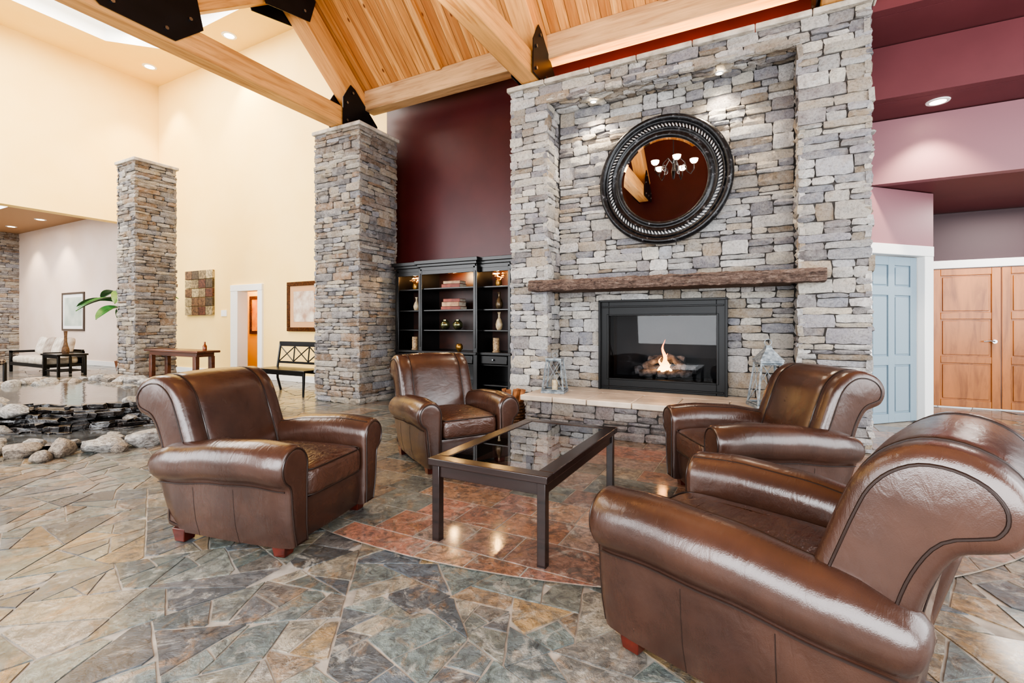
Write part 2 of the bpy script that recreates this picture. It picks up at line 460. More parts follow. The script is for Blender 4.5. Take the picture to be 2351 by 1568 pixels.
def tray(name,x0,x1,y0,y1,z,inner,mat,mat2,up=.4,th=.05):
    ix0,ix1,iy0,iy1,ch=inner
    I=[(ix0,iy0+ch),(ix0+ch,iy0),(ix1-ch,iy0),(ix1,iy0+ch),(ix1,iy1-ch),(ix1-ch,iy1),(ix0+ch,iy1),(ix0,iy1-ch)]
    O=[(x0,iy0+ch),(ix0+ch,y0),(ix1-ch,y0),(x1,iy0+ch),(x1,iy1-ch),(ix1-ch,y1),(ix0+ch,y1),(x0,iy1-ch)]
    C={0:(x0,y0),2:(x1,y0),4:(x1,y1),6:(x0,y1)}
    mb=MB()
    for i in range(8):
        j=(i+1)%8
        if i in C: poly=[I[i],O[i],C[i],O[j],I[j]]
        else: poly=[I[i],O[i],O[j],I[j]]
        mb.add([(p[0],p[1],z) for p in poly],[tuple(range(len(poly)))])
    for i in range(8):
        j=(i+1)%8
        mb.add([(*I[i],z),(*I[j],z),(*I[j],z+up),(*I[i],z+up)],[(0,1,2,3)],1)
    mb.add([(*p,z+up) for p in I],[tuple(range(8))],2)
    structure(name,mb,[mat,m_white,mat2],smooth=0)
tray('ceiling',-14.75,-5.95,-3,7.05,TOP,(-13.3,-8.6,-.5,6.05,.75),m_cream,m_trayglow)
tray('ceiling',-24,-14.75,-3,7.0,4.54,(-22.5,-17.6,.5,5.2,.6),m_tan_ceil,m_trayglow,.3)
mb=MB(); stones(mb,(-23.9,4.0,0),(0,1,0),(1,0,0),3.0,4.54,5,(.08,.16),(.25,.6),PAL_C)
mb.box(-24.2,-23.9,-3,7,0,4.54,1)
structure('wall_stone',mb,[m_stone,m_joint],smooth=30)
S=.87; RY=2.66
rz=lambda y:5.2+S*(5.9-y)
mb=MB()
zr=rz(RY)
for y0,y1,za in ((6.12,RY,rz(6.12)),(-1.0,RY,6.4)):
    mb.add([(-6.15,y0,za),(5,y0,za),(5,y1,zr),(-6.15,y1,zr),(-6.15,y0,za+.08),(5,y0,za+.08),(5,y1,zr+.08),(-6.15,y1,zr+.08)],
      [(0,1,2,3),(7,6,5,4),(0,4,5,1),(1,5,6,2),(2,6,7,3),(3,7,4,0)])
structure('ceiling',mb,m_plank)
mb=MB(); mb.box(-6.1,5,-1.12,-1.0,2.9,8.0); structure('wall_front',mb,m_maroon)
mb=MB()
mb.box(.96,6,7.31,9.6,2.95,3.1,0); mb.box(.96,6,7.17,7.3,2.95,3.71,1)
mb.box(.96,6,6.63,7.31,3.72,3.85,0); mb.box(.96,6,6.5,6.62,3.72,4.29,0)
mb.box(.96,6,5.88,6.62,4.3,4.4,0); mb.box(.96,6,5.75,5.87,4.3,5.4,0)
structure('ceiling',mb,[m_purple,m_plum_lit])
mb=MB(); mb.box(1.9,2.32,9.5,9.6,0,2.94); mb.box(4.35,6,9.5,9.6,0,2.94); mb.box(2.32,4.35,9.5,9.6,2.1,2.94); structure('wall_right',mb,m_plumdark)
DM=Matrix.Translation((1.97,7.97,0))@Matrix.Rotation(R(45),4,'Z')
mb=MB(); mb.box(-1.45,-1.14,-.0,.12,0,2.94,0,DM); mb.box(-.18,.0,0,.12,0,2.94,0,DM); mb.box(-1.14,-.18,0,.12,2.14,2.94,0,DM); mb.box(1.86,1.96,8.07,9.5,0,2.94)
structure('wall_diagonal',mb,m_plum_lit)
mb=MB(); mb.box(-.2,-.04,-.03,.13,0,2.12,0,DM); mb.box(-1.25,-1.12,-.03,.13,0,2.12,0,DM); mb.box(-1.25,-.04,-.035,.13,2.12,2.25,0,DM)
structure('trim_1',mb,m_white,bevel=.006)
def panel_door(mb,x0,x1,z0,z1,rows,cols,y=0,th=.045,st=.11,mi=0,M=None):
    mb.box(x0,x1,y+.021,y+th,z0,z1,mi,M)
    W=x1-x0; cw=(W-st*(cols+1))/cols
    for i in range(cols+1):
        a=x0+i*(cw+st); mb.box(a,a+st,y,y+.02,z0,z1,mi,M)
    tot=sum(rows); av=(z1-z0)-st*(len(rows)+1); z=z0
    for k in range(len(rows)+1):
        for i in range(cols):
            a=x0+st+i*(cw+st); mb.box(a,a+cw,y+.0005,y+.02,z,z+st,mi,M)
        if k<len(rows):
            ph=av*rows[k]/tot
            for i in range(cols):
                a=x0+st+i*(cw+st); mb.box(a+.025,a+cw-.025,y+.007,y+.02,z+st+.025,z+st+ph-.025,mi,M)
            z+=st+ph
mb=MB(); panel_door(mb,-1.11,-.21,.01,2.11,[.8,1.0,.35],2,.06,M=DM)
structure('door_1',mb,m_bluedoor,bevel=.004)
mb=MB(); mb.box(2.2,4.5,9.44,9.498,2.1,2.22); mb.box(2.2,2.32,9.44,9.498,0,2.1); mb.box(4.35,4.5,9.44,9.498,0,2.1); structure('trim_2',mb,m_white,bevel=.005)
mb=MB(); panel_door(mb,2.325,3.1,.01,2.09,[1,1,1],1,9.46,st=.1); d=structure('door_2',mb,m_cherry,bevel=.005)
h=MB(); h.cyl((3.02,9.46,1.0),(3.02,9.41,1.0),.028); h.tube([(3.02,9.41,1.0),(2.98,9.405,1.01),(2.9,9.41,1.0)],.01); obj('handle',h.mesh('handle',m_chrome),d)
mb=MB(); panel_door(mb,3.11,4.34,.01,2.09,[1,1,1],1,9.46,st=.1); structure('door_3',mb,m_cherry,bevel=.005)
mb=MB(); mb.box(-11.3,-11.03,6.955,7.22,0,2.04); mb.box(-10.28,-10.12,6.955,7.22,0,2.04); mb.box(-11.3,-10.12,6.95,7.22,2.04,2.19); structure('trim_3',mb,m_white,bevel=.006)

# ------------------------------------------------------------ stone columns
def column(x0,x1,y0,y1,top,seed,label):
    r=thing('stone_column',((x0+x1)/2,(y0+y1)/2,0),label,'column')
    mb=MB(); pm=.045; i=.03
    a0,a1,b0,b1=x0+i,x1-i,y0+i,y1-i
    mb.box(a0,a1,b0,b1,0,top-.06,1)
    H=top-.06; hr=(.05,.14); lr=(.14,.46)
    stones(mb,(a0-.02,b0,0),(1,0,0),(0,-1,0),a1-a0+.04,H,seed,hr,lr,PAL_C,(),pm)
    stones(mb,(a1,b0-.02,0),(0,1,0),(1,0,0),b1-b0+.04,H,seed+1,hr,lr,PAL_C,(),pm)
    stones(mb,(a0,b0-.02,0),(0,1,0),(-1,0,0),b1-b0+.04,H,seed+2,hr,lr,PAL_C,(),pm)
    stones(mb,(a0-.02,b1,0),(1,0,0),(0,1,0),a1-a0+.04,H,seed+3,hr,lr,PAL_C,(),pm)
    wpart(r,'shaft',mb,[m_stone,m_joint],smooth=25)
    mb=MB(); e=.022; xm=(x0+x1)/2+.05
    mb.box(x0-e,xm-.003,y0-e,y1+e,top-.06,top); mb.box(xm+.003,x1+e,y0-e,y1+e,top-.06,top)
    wpart(r,'cap',mb,m_cap,bevel=.012)
column(-6.55,-5.52,5.42,6.30,4.42,11,'square gray-brown ledgestone column carrying a timber truss')
column(-11.1,-10.4,4.59,5.33,4.40,21,'square tan ledgestone column beside the indoor pond')

# ------------------------------------------------------------ fireplace
FP=thing('fireplace',(-1.03,5.9,0),'tall gray ledgestone fireplace with raised hearth and black gas firebox','fireplace')
CT=4.42
mb=MB()
mb.box(-2.97,-2.47,5.68,6.49,0,CT-.06,1); mb.box(.35,.93,5.68,6.49,0,CT-.06,1)
mb.box(-2.47,.35,5.68,6.49,4.15,CT-.06,1)
mb.box(-2.47,-1.84,6.07,6.49,0,4.15,1); mb.box(-.36,.35,6.07,6.49,0,4.15,1); mb.box(-1.84,-.36,6.07,6.49,1.54,4.15,1); mb.box(-1.84,-.36,6.07,6.49,0,.42,1)
FH=(.07,.19); FL=(.14,.5)
stones(mb,(-2.47,5.64,4.15),(1,0,0),(0,0,-1),2.82,.44,51,(.08,.15),(.12,.35),PAL_F,(),.04,(0,1,0))
stones(mb,(-3.0,5.68,0),(1,0,0),(0,-1,0),.55,4.12,31,FH,(.14,.42),PAL_F)
stones(mb,(.33,5.68,0),(1,0,0),(0,-1,0),.62,4.12,32,FH,(.14,.42),PAL_F)
stones(mb,(-3.0,5.68,4.12),(1,0,0),(0,-1,0),3.95,CT-.06-4.12,33,(.08,.14),FL,PAL_F)
stones(mb,(-2.44,6.07,0),(1,0,0),(0,-1,0),2.76,4.13,34,FH,FL,PAL_F,[(.59,2.09,.42,1.55)],.06)
stones(mb,(-2.47,5.66,0),(0,1,0),(1,0,0),.42,4.13,35,FH,(.12,.3),PAL_F)
stones(mb,(.35,5.66,0),(0,1,0),(-1,0,0),.42,4.13,36,FH,(.12,.3),PAL_F)
stones(mb,(.93,5.66,0),(0,1,0),(1,0,0),.84,CT-.07,37,FH,(.15,.4),PAL_F)
stones(mb,(-2.97,5.66,0),(0,1,0),(-1,0,0),.84,CT-.07,38,FH,(.15,.4),PAL_F)
wpart(FP,'stone_surround',mb,[m_stone,m_joint],smooth=25)
mb=MB(); rng=random.Random(3); x=-3.03
while x<.97:
    w=min(rng.uniform(.5,.7),.99-x); mb.box(x,x+w-.006,5.61,6.49,CT-.06,CT); x+=w
wpart(FP,'cap',mb,m_cap,bevel=.012)
mb=MB()
mb.box(-2.45,.33,5.10,5.66,0,.36,1)
stones(mb,(-2.47,5.10,0),(1,0,0),(0,-1,0),2.82,.36,41,(.07,.13),(.14,.42),PAL_H)
stones(mb,(-2.45,5.08,0),(0,1,0),(-1,0,0),.58,.36,42,(.07,.15),(.15,.3),PAL_H)
stones(mb,(.33,5.08,0),(0,1,0),(1,0,0),.58,.36,43,(.07,.15),(.15,.3),PAL_H)
wpart(FP,'hearth_base',mb,[m_stone,m_joint],smooth=25)
mb=MB(); x=-2.53
while x<.4:
    w=min(rng.uniform(.38,.5),.42-x); 
    if w<.05: break
    mb.box(x,x+w-.006,5.02,5.66,.355,.42); x+=w
mb.box(-2.42,.3,5.662,6.04,.355,.419)
wpart(FP,'hearth_slab',mb,pmat('hearth_limestone',(208,194,176),(184,170,154),.5,scale=5,bump=.5,bscale=14,bdist=.01),bevel=.012)
def mantel_mat():
    t=NT('rough_bark_timber'); n=t.noise(1,6,t.co((7,40,40)),.75,1.2); n2=t.noise(30,6,t.co(),.75)
    c=t.ramp(n,[(.32,lin((78,64,60))),(.5,lin((146,122,110))),(.66,lin((192,170,154)))])
    c=t.mix(.6,c,t.ramp(n2,[(.35,(.35,.33,.32)),(.6,(1,1,1))]),'MULTIPLY')
    t.L(c,t.b.inputs['Base Color']); t.b.inputs['Roughness'].default_value=.85
    t.bump(t.math('ADD',n,n2),1,.05); return t.mat
mb=MB(); rings=[]
for i in range(161):
    x=-2.62+3.18*i/160; ring=[]
    base=[(5.44,1.672),(5.43,1.695),(5.425,1.72),(5.425,1.745),(5.43,1.77),(5.435,1.79),(5.455,1.805),(5.66,1.808),(5.66,1.67)]
    for k,(y,z) in enumerate(base):
        q=noise.noise(Vector((x*6,k*1.1,0)))*.018+noise.noise(Vector((x*24,k*1.9,5)))*.012+noise.noise(Vector((x*60,k*2.9,9)))*.007
        ring.append(Vector((x,y+(q if k<7 else 0),z+q*.6)))
    rings.append(ring)
mb.loft(rings); 
mb.box(-2.4,.28,5.64,6.04,1.675,1.80)
wpart(FP,'mantel',mb,mantel_mat(),smooth=30,label='rough-hewn weathered gray-brown bark-edged timber mantel')
mb=MB(); Y0=5.97
X0,X1,Z0,Z1=-1.85,-.35,.42,1.55
gx0,gx1,gz0,gz1=-1.73,-.46,.57,1.36
mb.box(X0,gx0,Y0,6.2,Z0,Z1); mb.box(gx1,X1,Y0,6.2,Z0,Z1); mb.box(gx0,gx1,Y0,6.2,gz1,Z1); mb.box(gx0,gx1,Y0,6.2,Z0,gz0)
mb.box(X0+.03,X1-.03,Y0-.02,Y0-.001,Z1-.085,Z1-.065); mb.box(X0+.03,X1-.03,Y0-.02,Y0-.001,Z0+.03,Z0+.05)
mb.box(X0-.012,X0+.018,Y0-.03,Y0-.001,Z0,Z1); mb.box(X1-.018,X1+.012,Y0-.03,Y0-.001,Z0,Z1); mb.box(X0-.012,X1+.012,Y0-.03,Y0-.001,Z1-.015,Z1+.012)
for a,b,c,d in ((gx0-.025,gx0,gz0-.02,gz1+.02),(gx1,gx1+.025,gz0-.02,gz1+.02),(gx0,gx1,gz1,gz1+.02),(gx0,gx1,gz0-.02,gz0)): mb.box(a,b,Y0-.015,Y0-.001,c,d)
wpart(FP,'firebox_frame',mb,m_fb,bevel=.004)
mb=MB(); mb.box(X0+.05,X1-.05,6.42,6.44,Z0+.1,Z1-.1); mb.box(X0+.05,X0+.1,6.21,6.42,Z0+.1,Z1-.1); mb.box(X1-.1,X1-.05,6.21,6.42,Z0+.1,Z1-.1); mb.box(X0+.1,X1-.1,6.21,6.42,Z1-.17,Z1-.12); mb.box(X0+.1,X1-.1,6.21,6.42,Z0+.1,Z0+.15)
wpart(FP,'firebox_interior',mb,m_fbin)
def thin_glass(name,tint,base=.0,ior=1.5,rough=.02):
    m=bpy.data.materials.new(name); m.use_nodes=True; n=m.node_tree.nodes; l=m.node_tree.links; n.clear()
    o=n.new('ShaderNodeOutputMaterial'); mx=n.new('ShaderNodeMixShader'); tr=n.new('ShaderNodeBsdfTransparent'); gl=n.new('ShaderNodeBsdfGlossy'); fr=n.new('ShaderNodeFresnel')
    fr.inputs[0].default_value=ior; tr.inputs[0].default_value=(*tint,1); gl.inputs['Roughness'].default_value=rough
    ad=n.new('ShaderNodeMath'); ad.operation='ADD'; ad.use_clamp=True; ad.inputs[1].default_value=base; l.new(fr.outputs[0],ad.inputs[0])
    l.new(ad.outputs[0],mx.inputs[0]); l.new(tr.outputs[0],mx.inputs[1]); l.new(gl.outputs[0],mx.inputs[2]); l.new(mx.outputs[0],o.inputs[0]); return m
m_fglass=thin_glass('smoked_glass',(.75,.77,.8),.01,1.3,.02)
m_tglass=thin_glass('table_glass',(.96,1.0,.98),.26,1.5,.01)
mb=MB(); mb.add([(gx0,Y0+.028,gz0),(gx1,Y0+.028,gz0),(gx1,Y0+.028,gz1),(gx0,Y0+.028,gz1)],[(0,1,2,3)]); obj('glass_door',mb.mesh('glass_door',m_fglass,0,False),FP,loc=-Vector(FP.location))
rng=random.Random(8); mb=MB()
def log(mb,p0,p1,r):
    p0=Vector(p0);p1=Vector(p1); pts=[p0.lerp(p1,i/8)+Vector((rng.uniform(-.008,.008),)*3) for i in range(9)]
    mb.tube(pts,lambda t:r*(1+.12*math.sin(t*9))*(.85 if t in(0,1) else 1),10)
log(mb,(-1.45,6.22,.66),(-.72,6.28,.68),.06); log(mb,(-1.38,6.12,.63),(-1.0,6.2,.66),.045); log(mb,(-1.15,6.1,.63),(-.75,6.18,.65),.045)
log(mb,(-1.35,6.16,.7),(-1.1,6.3,.84),.045); log(mb,(-.82,6.15,.7),(-1.05,6.3,.85),.045); log(mb,(-1.3,6.3,.8),(-.85,6.3,.8),.05)
wpart(FP,'ceramic_logs',mb,pmat('charred_log',(118,114,112),(54,51,50),.9,scale=14,bump=.8,bscale=40,bdist=.02))
t=NT('fire_flame'); co=t.N('ShaderNodeTexCoord').outputs['Generated']; sp=t.N('ShaderNodeSeparateXYZ'); t.L(co,sp.inputs[0])
c=t.ramp(sp.outputs[2],[(0,(1,.7,.35)),(.35,(1,.42,.1)),(1,(1,.13,.01))]); t.L(c,t.b.inputs['Emission Color']); t.b.inputs['Emission Strength'].default_value=5
t.b.inputs['Base Color'].default_value=(0,0,0,1); m_flame=t.mat
mb=MB()
for (fx,fy,fh,fr_) in ((-1.08,6.15,.44,.03),(-1.05,6.14,.27,.034),(-1.12,6.14,.22,.028),(-1.01,6.13,.14,.02),(-1.08,6.10,.18,.03)):
    mb.tube([(fx+.018*math.sin(q*.9+fx*9),fy,.62+fh*q/12) for q in range(13)],lambda t,r=fr_:max(.001,r*math.sin(math.pi*min(1,(t*.8+.2)))**1.2*(1-t*.35)),10)
wpart(FP,'flame',mb,m_flame)

# mirror
MR=thing('wall_mirror',(-1.05,5.94,3.0),'large round wall mirror in distressed black frame with silver rope trim','mirror')
RX=Matrix.Rotation(R(90),4,'X')
mb=MB(); prof=[(.50,.0),(.505,.03),(.53,.05),(.555,.045),(.565,.03),(.59,.03),(.60,.045),(.615,.05),(.625,.035),(.665,.035),(.675,.055),(.69,.06),(.70,.045),(.715,.06),(.74,.075),(.765,.065),(.78,.03),(.78,0)]
mb.lathe(prof,n=96,M=RX,cap=False)
t=NT('distressed_black_frame'); n=t.noise(18,6,t.co(),.75); t.L(t.ramp(n,[(.48,lin((20,20,22))),(.6,lin((44,44,47))),(.72,lin((160,160,162)))]),t.b.inputs['Base Color']); t.b.inputs['Roughness'].default_value=.3; t.bump(n,.4,.006)
obj('frame',mb.mesh('frame',t.mat,60),MR)
mb=MB()
for i in range(100):
    a=2*math.pi*i/100; c=Vector((math.cos(a),0,math.sin(a)))
    T=Vector((-math.sin(a),0,math.cos(a))); d=(c*.8+T*.6)
    mb.tube([c*.645+d*s+Vector((0,-.044,0)) for s in (-.026,-.015,0,.015,.026)],lambda t:.002+.008*math.sin(math.pi*t),6)
obj('rope_trim',mb.mesh('rope_trim',pmat('aged_silver',(220,220,218),(150,150,150),.4,metal=.3,scale=40)),MR)
mb=MB(); mb.lathe([(.0001,.022),(.475,.022),(.51,.020)],n=96,M=RX,cap=False)
obj('mirror_glass',mb.mesh('mirror_glass',pmat('mirror_silver',(240,240,242),None,.01,metal=1),0),MR)

# ------------------------------------------------------------ trusses
def beam(root,name,p0,p1,w,h,mat,bevel=.012):
    p0=Vector(p0);p1=Vector(p1); d=p1-p0; L=d.length; x=d.normalized()
    up=Vector((0,0,1)); y=up.cross(x)
    if y.length<1e-4: y=Vector((0,1,0))
    y.normalize(); z=x.cross(y)
    mb=MB(); mb.box(0,L,-w/2,w/2,-h/2,h/2); me=mb.mesh(name,mat)
    o=obj(name,me,root,bevel=bevel)
    Mx=Matrix((( x.x,y.x,z.x,p0.x),(x.y,y.y,z.y,p0.y),(x.z,y.z,z.z,p0.z),(0,0,0,1)))
    if root: Mx=Matrix.Translation(-Vector(root.location))@Mx
    o.matrix_basis=Mx
    return o
def plate(root,X,poly,w,bolts):
    for s in (-1,1):
        mb=MB(); x0=X+s*(w/2+.002); x1=x0+s*.012
        mb.prism(poly,'x',x0,x1)
        for (y,z) in bolts: mb.cyl((x1,y,z),(x1+s*.018,y,z),.022,n=6,mi=1)
        wpart(root,'gusset_plate',mb,[m_blackmetal,m_bolt],bevel=0)
for X in (-6.03,-2.70,.64):
    r=thing('roof_truss',(X,2.66,4.43),'exposed fir timber truss with bolted black steel gusset plates','truss',group='timber trusses under the plank ceiling')
    w=.24
    beam(r,'tie_beam',(X,-.65,4.58),(X,5.98,4.58),w,.30,m_beam)
    for s in (1,-1):
        Y=lambda y:RY+s*(y-RY)
        beam(r,'rafter',(X,Y(6.0),4.80),(X,RY,4.80+S*(6.0-RY)),w+.04,.36,m_beam)
        beam(r,'web',(X,Y(2.75),4.75),(X,Y(4.45),6.0),w-.04,.26,m_beam)
        poly=[(Y(5.42),4.44),(Y(5.42),4.86),(Y(5.58),5.12),(Y(5.68),5.08),(Y(6.18),4.66),(Y(6.18),4.44)]
        plate(r,X,poly,w+.05,[(Y(5.5),4.52),(Y(5.5),4.8),(Y(5.62),5.0),(Y(6.08),4.53),(Y(6.08),4.65),(Y(5.8),4.53)])
        poly=[(Y(4.1),5.55),(Y(4.8),5.7),(Y(4.9),6.05),(Y(4.3),6.55),(Y(3.95),5.95)]
        plate(r,X,poly,w+.05,[(Y(4.2),5.68),(Y(4.7),5.8),(Y(4.45),6.2),(Y(4.15),5.95)])
    poly=[(1.95,4.75),(2.3,4.47),(3.0,4.47),(3.3,4.75),(3.2,5.2),(2.1,5.2)]
    plate(r,X,poly,w+.03,[(2.4,4.56),(2.9,4.56),(2.1,4.8),(3.15,4.8),(3.05,5.05),(2.66,4.9)])
eb=thing('eave_beam',(-.5,6.02,4.83),'long light fir beam running above the stone wall','beam')
beam(eb,'timber',(-5.9,6.01,5.0),(5,6.01,5.0),.22,.34,m_beamlight)
for X in (-4.35,-1.0,2.4):
    pr=thing('roof_joist',(X,2.66,5.2),'slim fir joist on the plank ceiling','beam',group='slim ceiling joists')
    beam(pr,'timber',(X,5.9,5.15),(X,RY,5.15+S*(5.9-RY)),.10,.1,m_beam)

# ------------------------------------------------------------ armchair
def offs(ring,d):
    n=len(ring); out=[]
    ar=sum(ring[i][0]*ring[(i+1)%n][1]-ring[(i+1)%n][0]*ring[i][1] for i in range(n)); sg=1 if ar>0 else -1
    for i in range(n):
        a=Vector(ring[i-1]);b=Vector(ring[(i+1)%n]); t=(b-a)
        if t.length<1e-9: out.append(ring[i]); continue
        t.normalize(); out.append((ring[i][0]-t.y*sg*d,ring[i][1]+t.x*sg*d))
    return out
def catmull(pts,k=4):
    n=len(pts); out=[]
    for i in range(n):
        p0,p1,p2,p3=[Vector(pts[(i+j-1)%n]) for j in range(4)]
        for q in range(k):
            t=q/k; out.append(tuple(.5*((2*p1)+(-p0+p2)*t+(2*p0-5*p1+4*p2-p3)*t*t+(-p0+3*p1-3*p2+p3)*t**3)))
    return out
def armprof(x):
    def lerp(tab):
        for (a,va),(b,vb) in zip(tab,tab[1:]):
            if a<=x<=b:
                t=(x-a)/(b-a); t=t*t*(3-2*t); return va+(vb-va)*t
        return tab[0][1] if x<tab[0][0] else tab[-1][1]
    zc=lerp([(-.54,.43),(-.3,.468),(0,.50),(.25,.51),(.47,.495)])
    rx=lerp([(-.54,.085),(-.3,.108),(.1,.12),(.35,.12),(.47,.112)]); rz=lerp([(-.54,.085),(-.3,.11),(.1,.118),(.47,.118)])
    yi=.27; yc=yi+rx-.005; 
    pts=[(yi,.06),(yi,.16),(yi,.26),(yi-.0,.36)]
    for a in range(180,-61,-12):
        pts.append((yc+rx*math.cos(R(a)),zc+rz*math.sin(R(a))))
    yo=yc+rx*.42
    pts+=[(yo+.004,zc-rz*.98),(yo,zc-rz*1.2),(yo-.006,.26),(yo-.018,.16),(yo-.045,.06)]
    return pts
def build_chair():
    root=thing('armchair',(0,0,0),'','armchair')
    def P(name,mb,mats,bevel=0,smooth=50): return obj(name,mb.mesh(name,mats,smooth),root,bevel=bevel)
    for side in (1,-1):
        mb=MB(); rings=[]
        st=[(.476,.045),(.475,.03),(.470,.014),(.460,.004),(.44,0)]+[(.44-.05*i,0) for i in range(1,19)]+[(-.49,.006),(-.508,.025),(-.515,.05)]
        for x,ins in st:
            pr=offs(armprof(x),ins)
            rr=[]
            for y,z in pr:
                xx=x
                if x<-.3: xx=x+max(0,(.45-z))*.28*min(1,(-.3-x)/.2)
                rr.append(Vector((xx,side*y,z)))
            rings.append(rr)
        mb.loft(rings)
        pr=offs(armprof(.46),.020); mb.tube([(.473,side*y,z) for y,z in pr],.005,6,1,loop=True)
        for xs in (.12,-.17):
            p=armprof(xs); seg=p[-4:]; mb.tube([(xs,side*(y-.0008),z) for y,z in seg],.0022,6,1)
        ln=[]
        for i in range(19):
            x=.45-.05*i; p=armprof(x)[-5]; ln.append((x,side*(p[0]+.002),p[1]-.004))
        mb.tube(ln,.004,6,1)
        ln=[]
        for i in range(18):
            x=.455-.05*i; p=armprof(x); q=p[9]; ln.append((x,side*q[0],q[1]-.001))
        mb.tube(ln,.0035,6,1)
        P('armrest',mb,[m_leather,m_pipe])
    bp=[(-.20,.08),(-.195,.30),(-.205,.42),(-.235,.54),(-.275,.66),(-.31,.76),(-.345,.84),(-.40,.905),(-.475,.945),(-.56,.945),(-.635,.91),(-.68,.85),(-.685,.785),(-.655,.73),(-.605,.705),(-.56,.685),(-.525,.63),(-.495,.55),(-.47,.44),(-.44,.26),(-.42,.08)]
    bp=catmull(bp,3)
    W=.372; mb=MB(); rings=[]
    st=[(-W-.006,.048),(-W-.004,.040),(-W+.002,.022),(-W+.014,.008),(-W+.03,.001)]
    st2=[(-.30,0),(-.262,.0),(-.255,.004),(-.248,0),(-.2,-.004),(-.1,-.008),(0,-.01)]
    full=st+st2+[(-a,b) for a,b in reversed(st2[:-1])]+[(-a,b) for a,b in reversed(st)]
    for y,ins in full: rings.append([Vector((x,y,z)) for x,z in offs(bp,ins)])
    mb.loft(rings)
    n=len(bp)
    for s in (1,-1):
        mb.tube([(x,s*(W+.005),z) for x,z in offs(bp,.046)],.0048,6,1,loop=True)
        mb.tube([(x,s*.255,z) for x,z in offs(bp,.0)[3:n-6]],.0045,6,1)
    P('backrest',mb,[m_leather,m_pipe],smooth=60)
    mb=MB()
    mb.sq((.115,0,.365),(.355,.268,.10),.38,.22,64,24,fn=lambda p:Vector((p.x,p.y,p.z+(.024*(1-(p.x/.36)**2)*(1-(p.y/.27)**2) if p.z>0 else 0))))
    for zz,ins in ((.442,.006),(.298,.006)):
        ring=[]
        for j in range(64):
            u=2*math.pi*j/64; pw=lambda a,e:math.copysign(abs(a)**e,a)
            ring.append((.115+(.355-ins)*pw(math.cos(u),.22),(.268-ins)*pw(math.sin(u),.22),zz))
        mb.tube(ring,.005,6,1,loop=True)
    P('seat_cushion',mb,[m_seatl,m_pipe],smooth=60)
    mb=MB(); 
    rr=[]
    for i in range(13):
        y=-.28+.56*i/12; bx=.445-.012*(y/.28)**2
        rr.append([Vector((bx-.3,y,.06)),Vector((bx-.02,y,.06)),Vector((bx-.003,y,.12)),Vector((bx,y,.25)),Vector((bx-.01,y,.28)),Vector((bx-.3,y,.28))])
    mb.loft(rr); mb.box(-.40,.40,-.34,.34,.075,.2)
    P('base',mb,[m_leather],smooth=50)
    for x in (.36,-.33):
        for y in (.335,-.335):
            mb=MB(); a=.045; b=.034
            mb.loft([[Vector((x+sx*b,y+sy*b,0)) for sx,sy in ((-1,-1),(1,-1),(1,1),(-1,1))],[Vector((x+sx*a,y+sy*a,.078)) for sx,sy in ((-1,-1),(1,-1),(1,1),(-1,1))]])
            P('foot',mb,m_foot,bevel=.004)
    return root
ch=build_chair(); ch['group']='leather club armchairs around the coffee table'
ch.location=(-2.72,1.96,0); ch.rotation_euler=(0,0,R(12)); ch['label']='brown leather club armchair with rolled back, near the rock pond'
copytree(ch,(-2.60,3.69,0),R(-31),'brown leather club armchair with rolled back, before the black bookcase')
copytree(ch,(-.06,3.81,0),R(210),'brown leather club armchair with rolled back, beside the stone hearth')
copytree(ch,(.02,2.04,0),R(160),'brown leather club armchair with rolled back, turned toward the table')

# ------------------------------------------------------------ coffee table
T=thing('coffee_table',(-1.33,2.86,0),'espresso wood coffee table with inset glass top','coffee table')
hx,hy,H=.375,.66,.48
mb=MB(); f=.085
mb.box(-hx,hx,-hy,-hy+f,H-.04,H); mb.box(-hx,hx,hy-f,hy,H-.04,H); mb.box(-hx,-hx+f,-hy+f,hy-f,H-.04,H); mb.box(hx-f,hx,-hy+f,hy-f,H-.04,H)
obj('top_frame',mb.mesh('top_frame',m_espresso),T,bevel=.004)
mb=MB(); a=.03
mb.box(-hx+a,hx-a,-hy+a,-hy+a+.022,H-.11,H-.04); mb.box(-hx+a,hx-a,hy-a-.022,hy-a,H-.11,H-.04); mb.box(-hx+a,-hx+a+.022,-hy+a+.022,hy-a-.022,H-.11,H-.04); mb.box(hx-a-.022,hx-a,-hy+a+.022,hy-a-.022,H-.11,H-.04)
obj('apron',mb.mesh('apron',m_espresso),T,bevel=.003)
mb=MB(); mb.add([(-hx+f,-hy+f,H-.004),(hx-f,-hy+f,H-.004),(hx-f,hy-f,H-.004),(-hx+f,hy-f,H-.004)],[(0,1,2,3)]); obj('glass_top',mb.mesh('glass_top',m_tglass,0,False),T)
for sx in (-1,1):
    for sy in (-1,1):
        mb=MB(); x=sx*(hx-.042); y=sy*(hy-.042); mb.box(x-.024,x+.024,y-.024,y+.024,0,H-.04)
        obj('leg',mb.mesh('leg',m_espresso),T,bevel=.003)

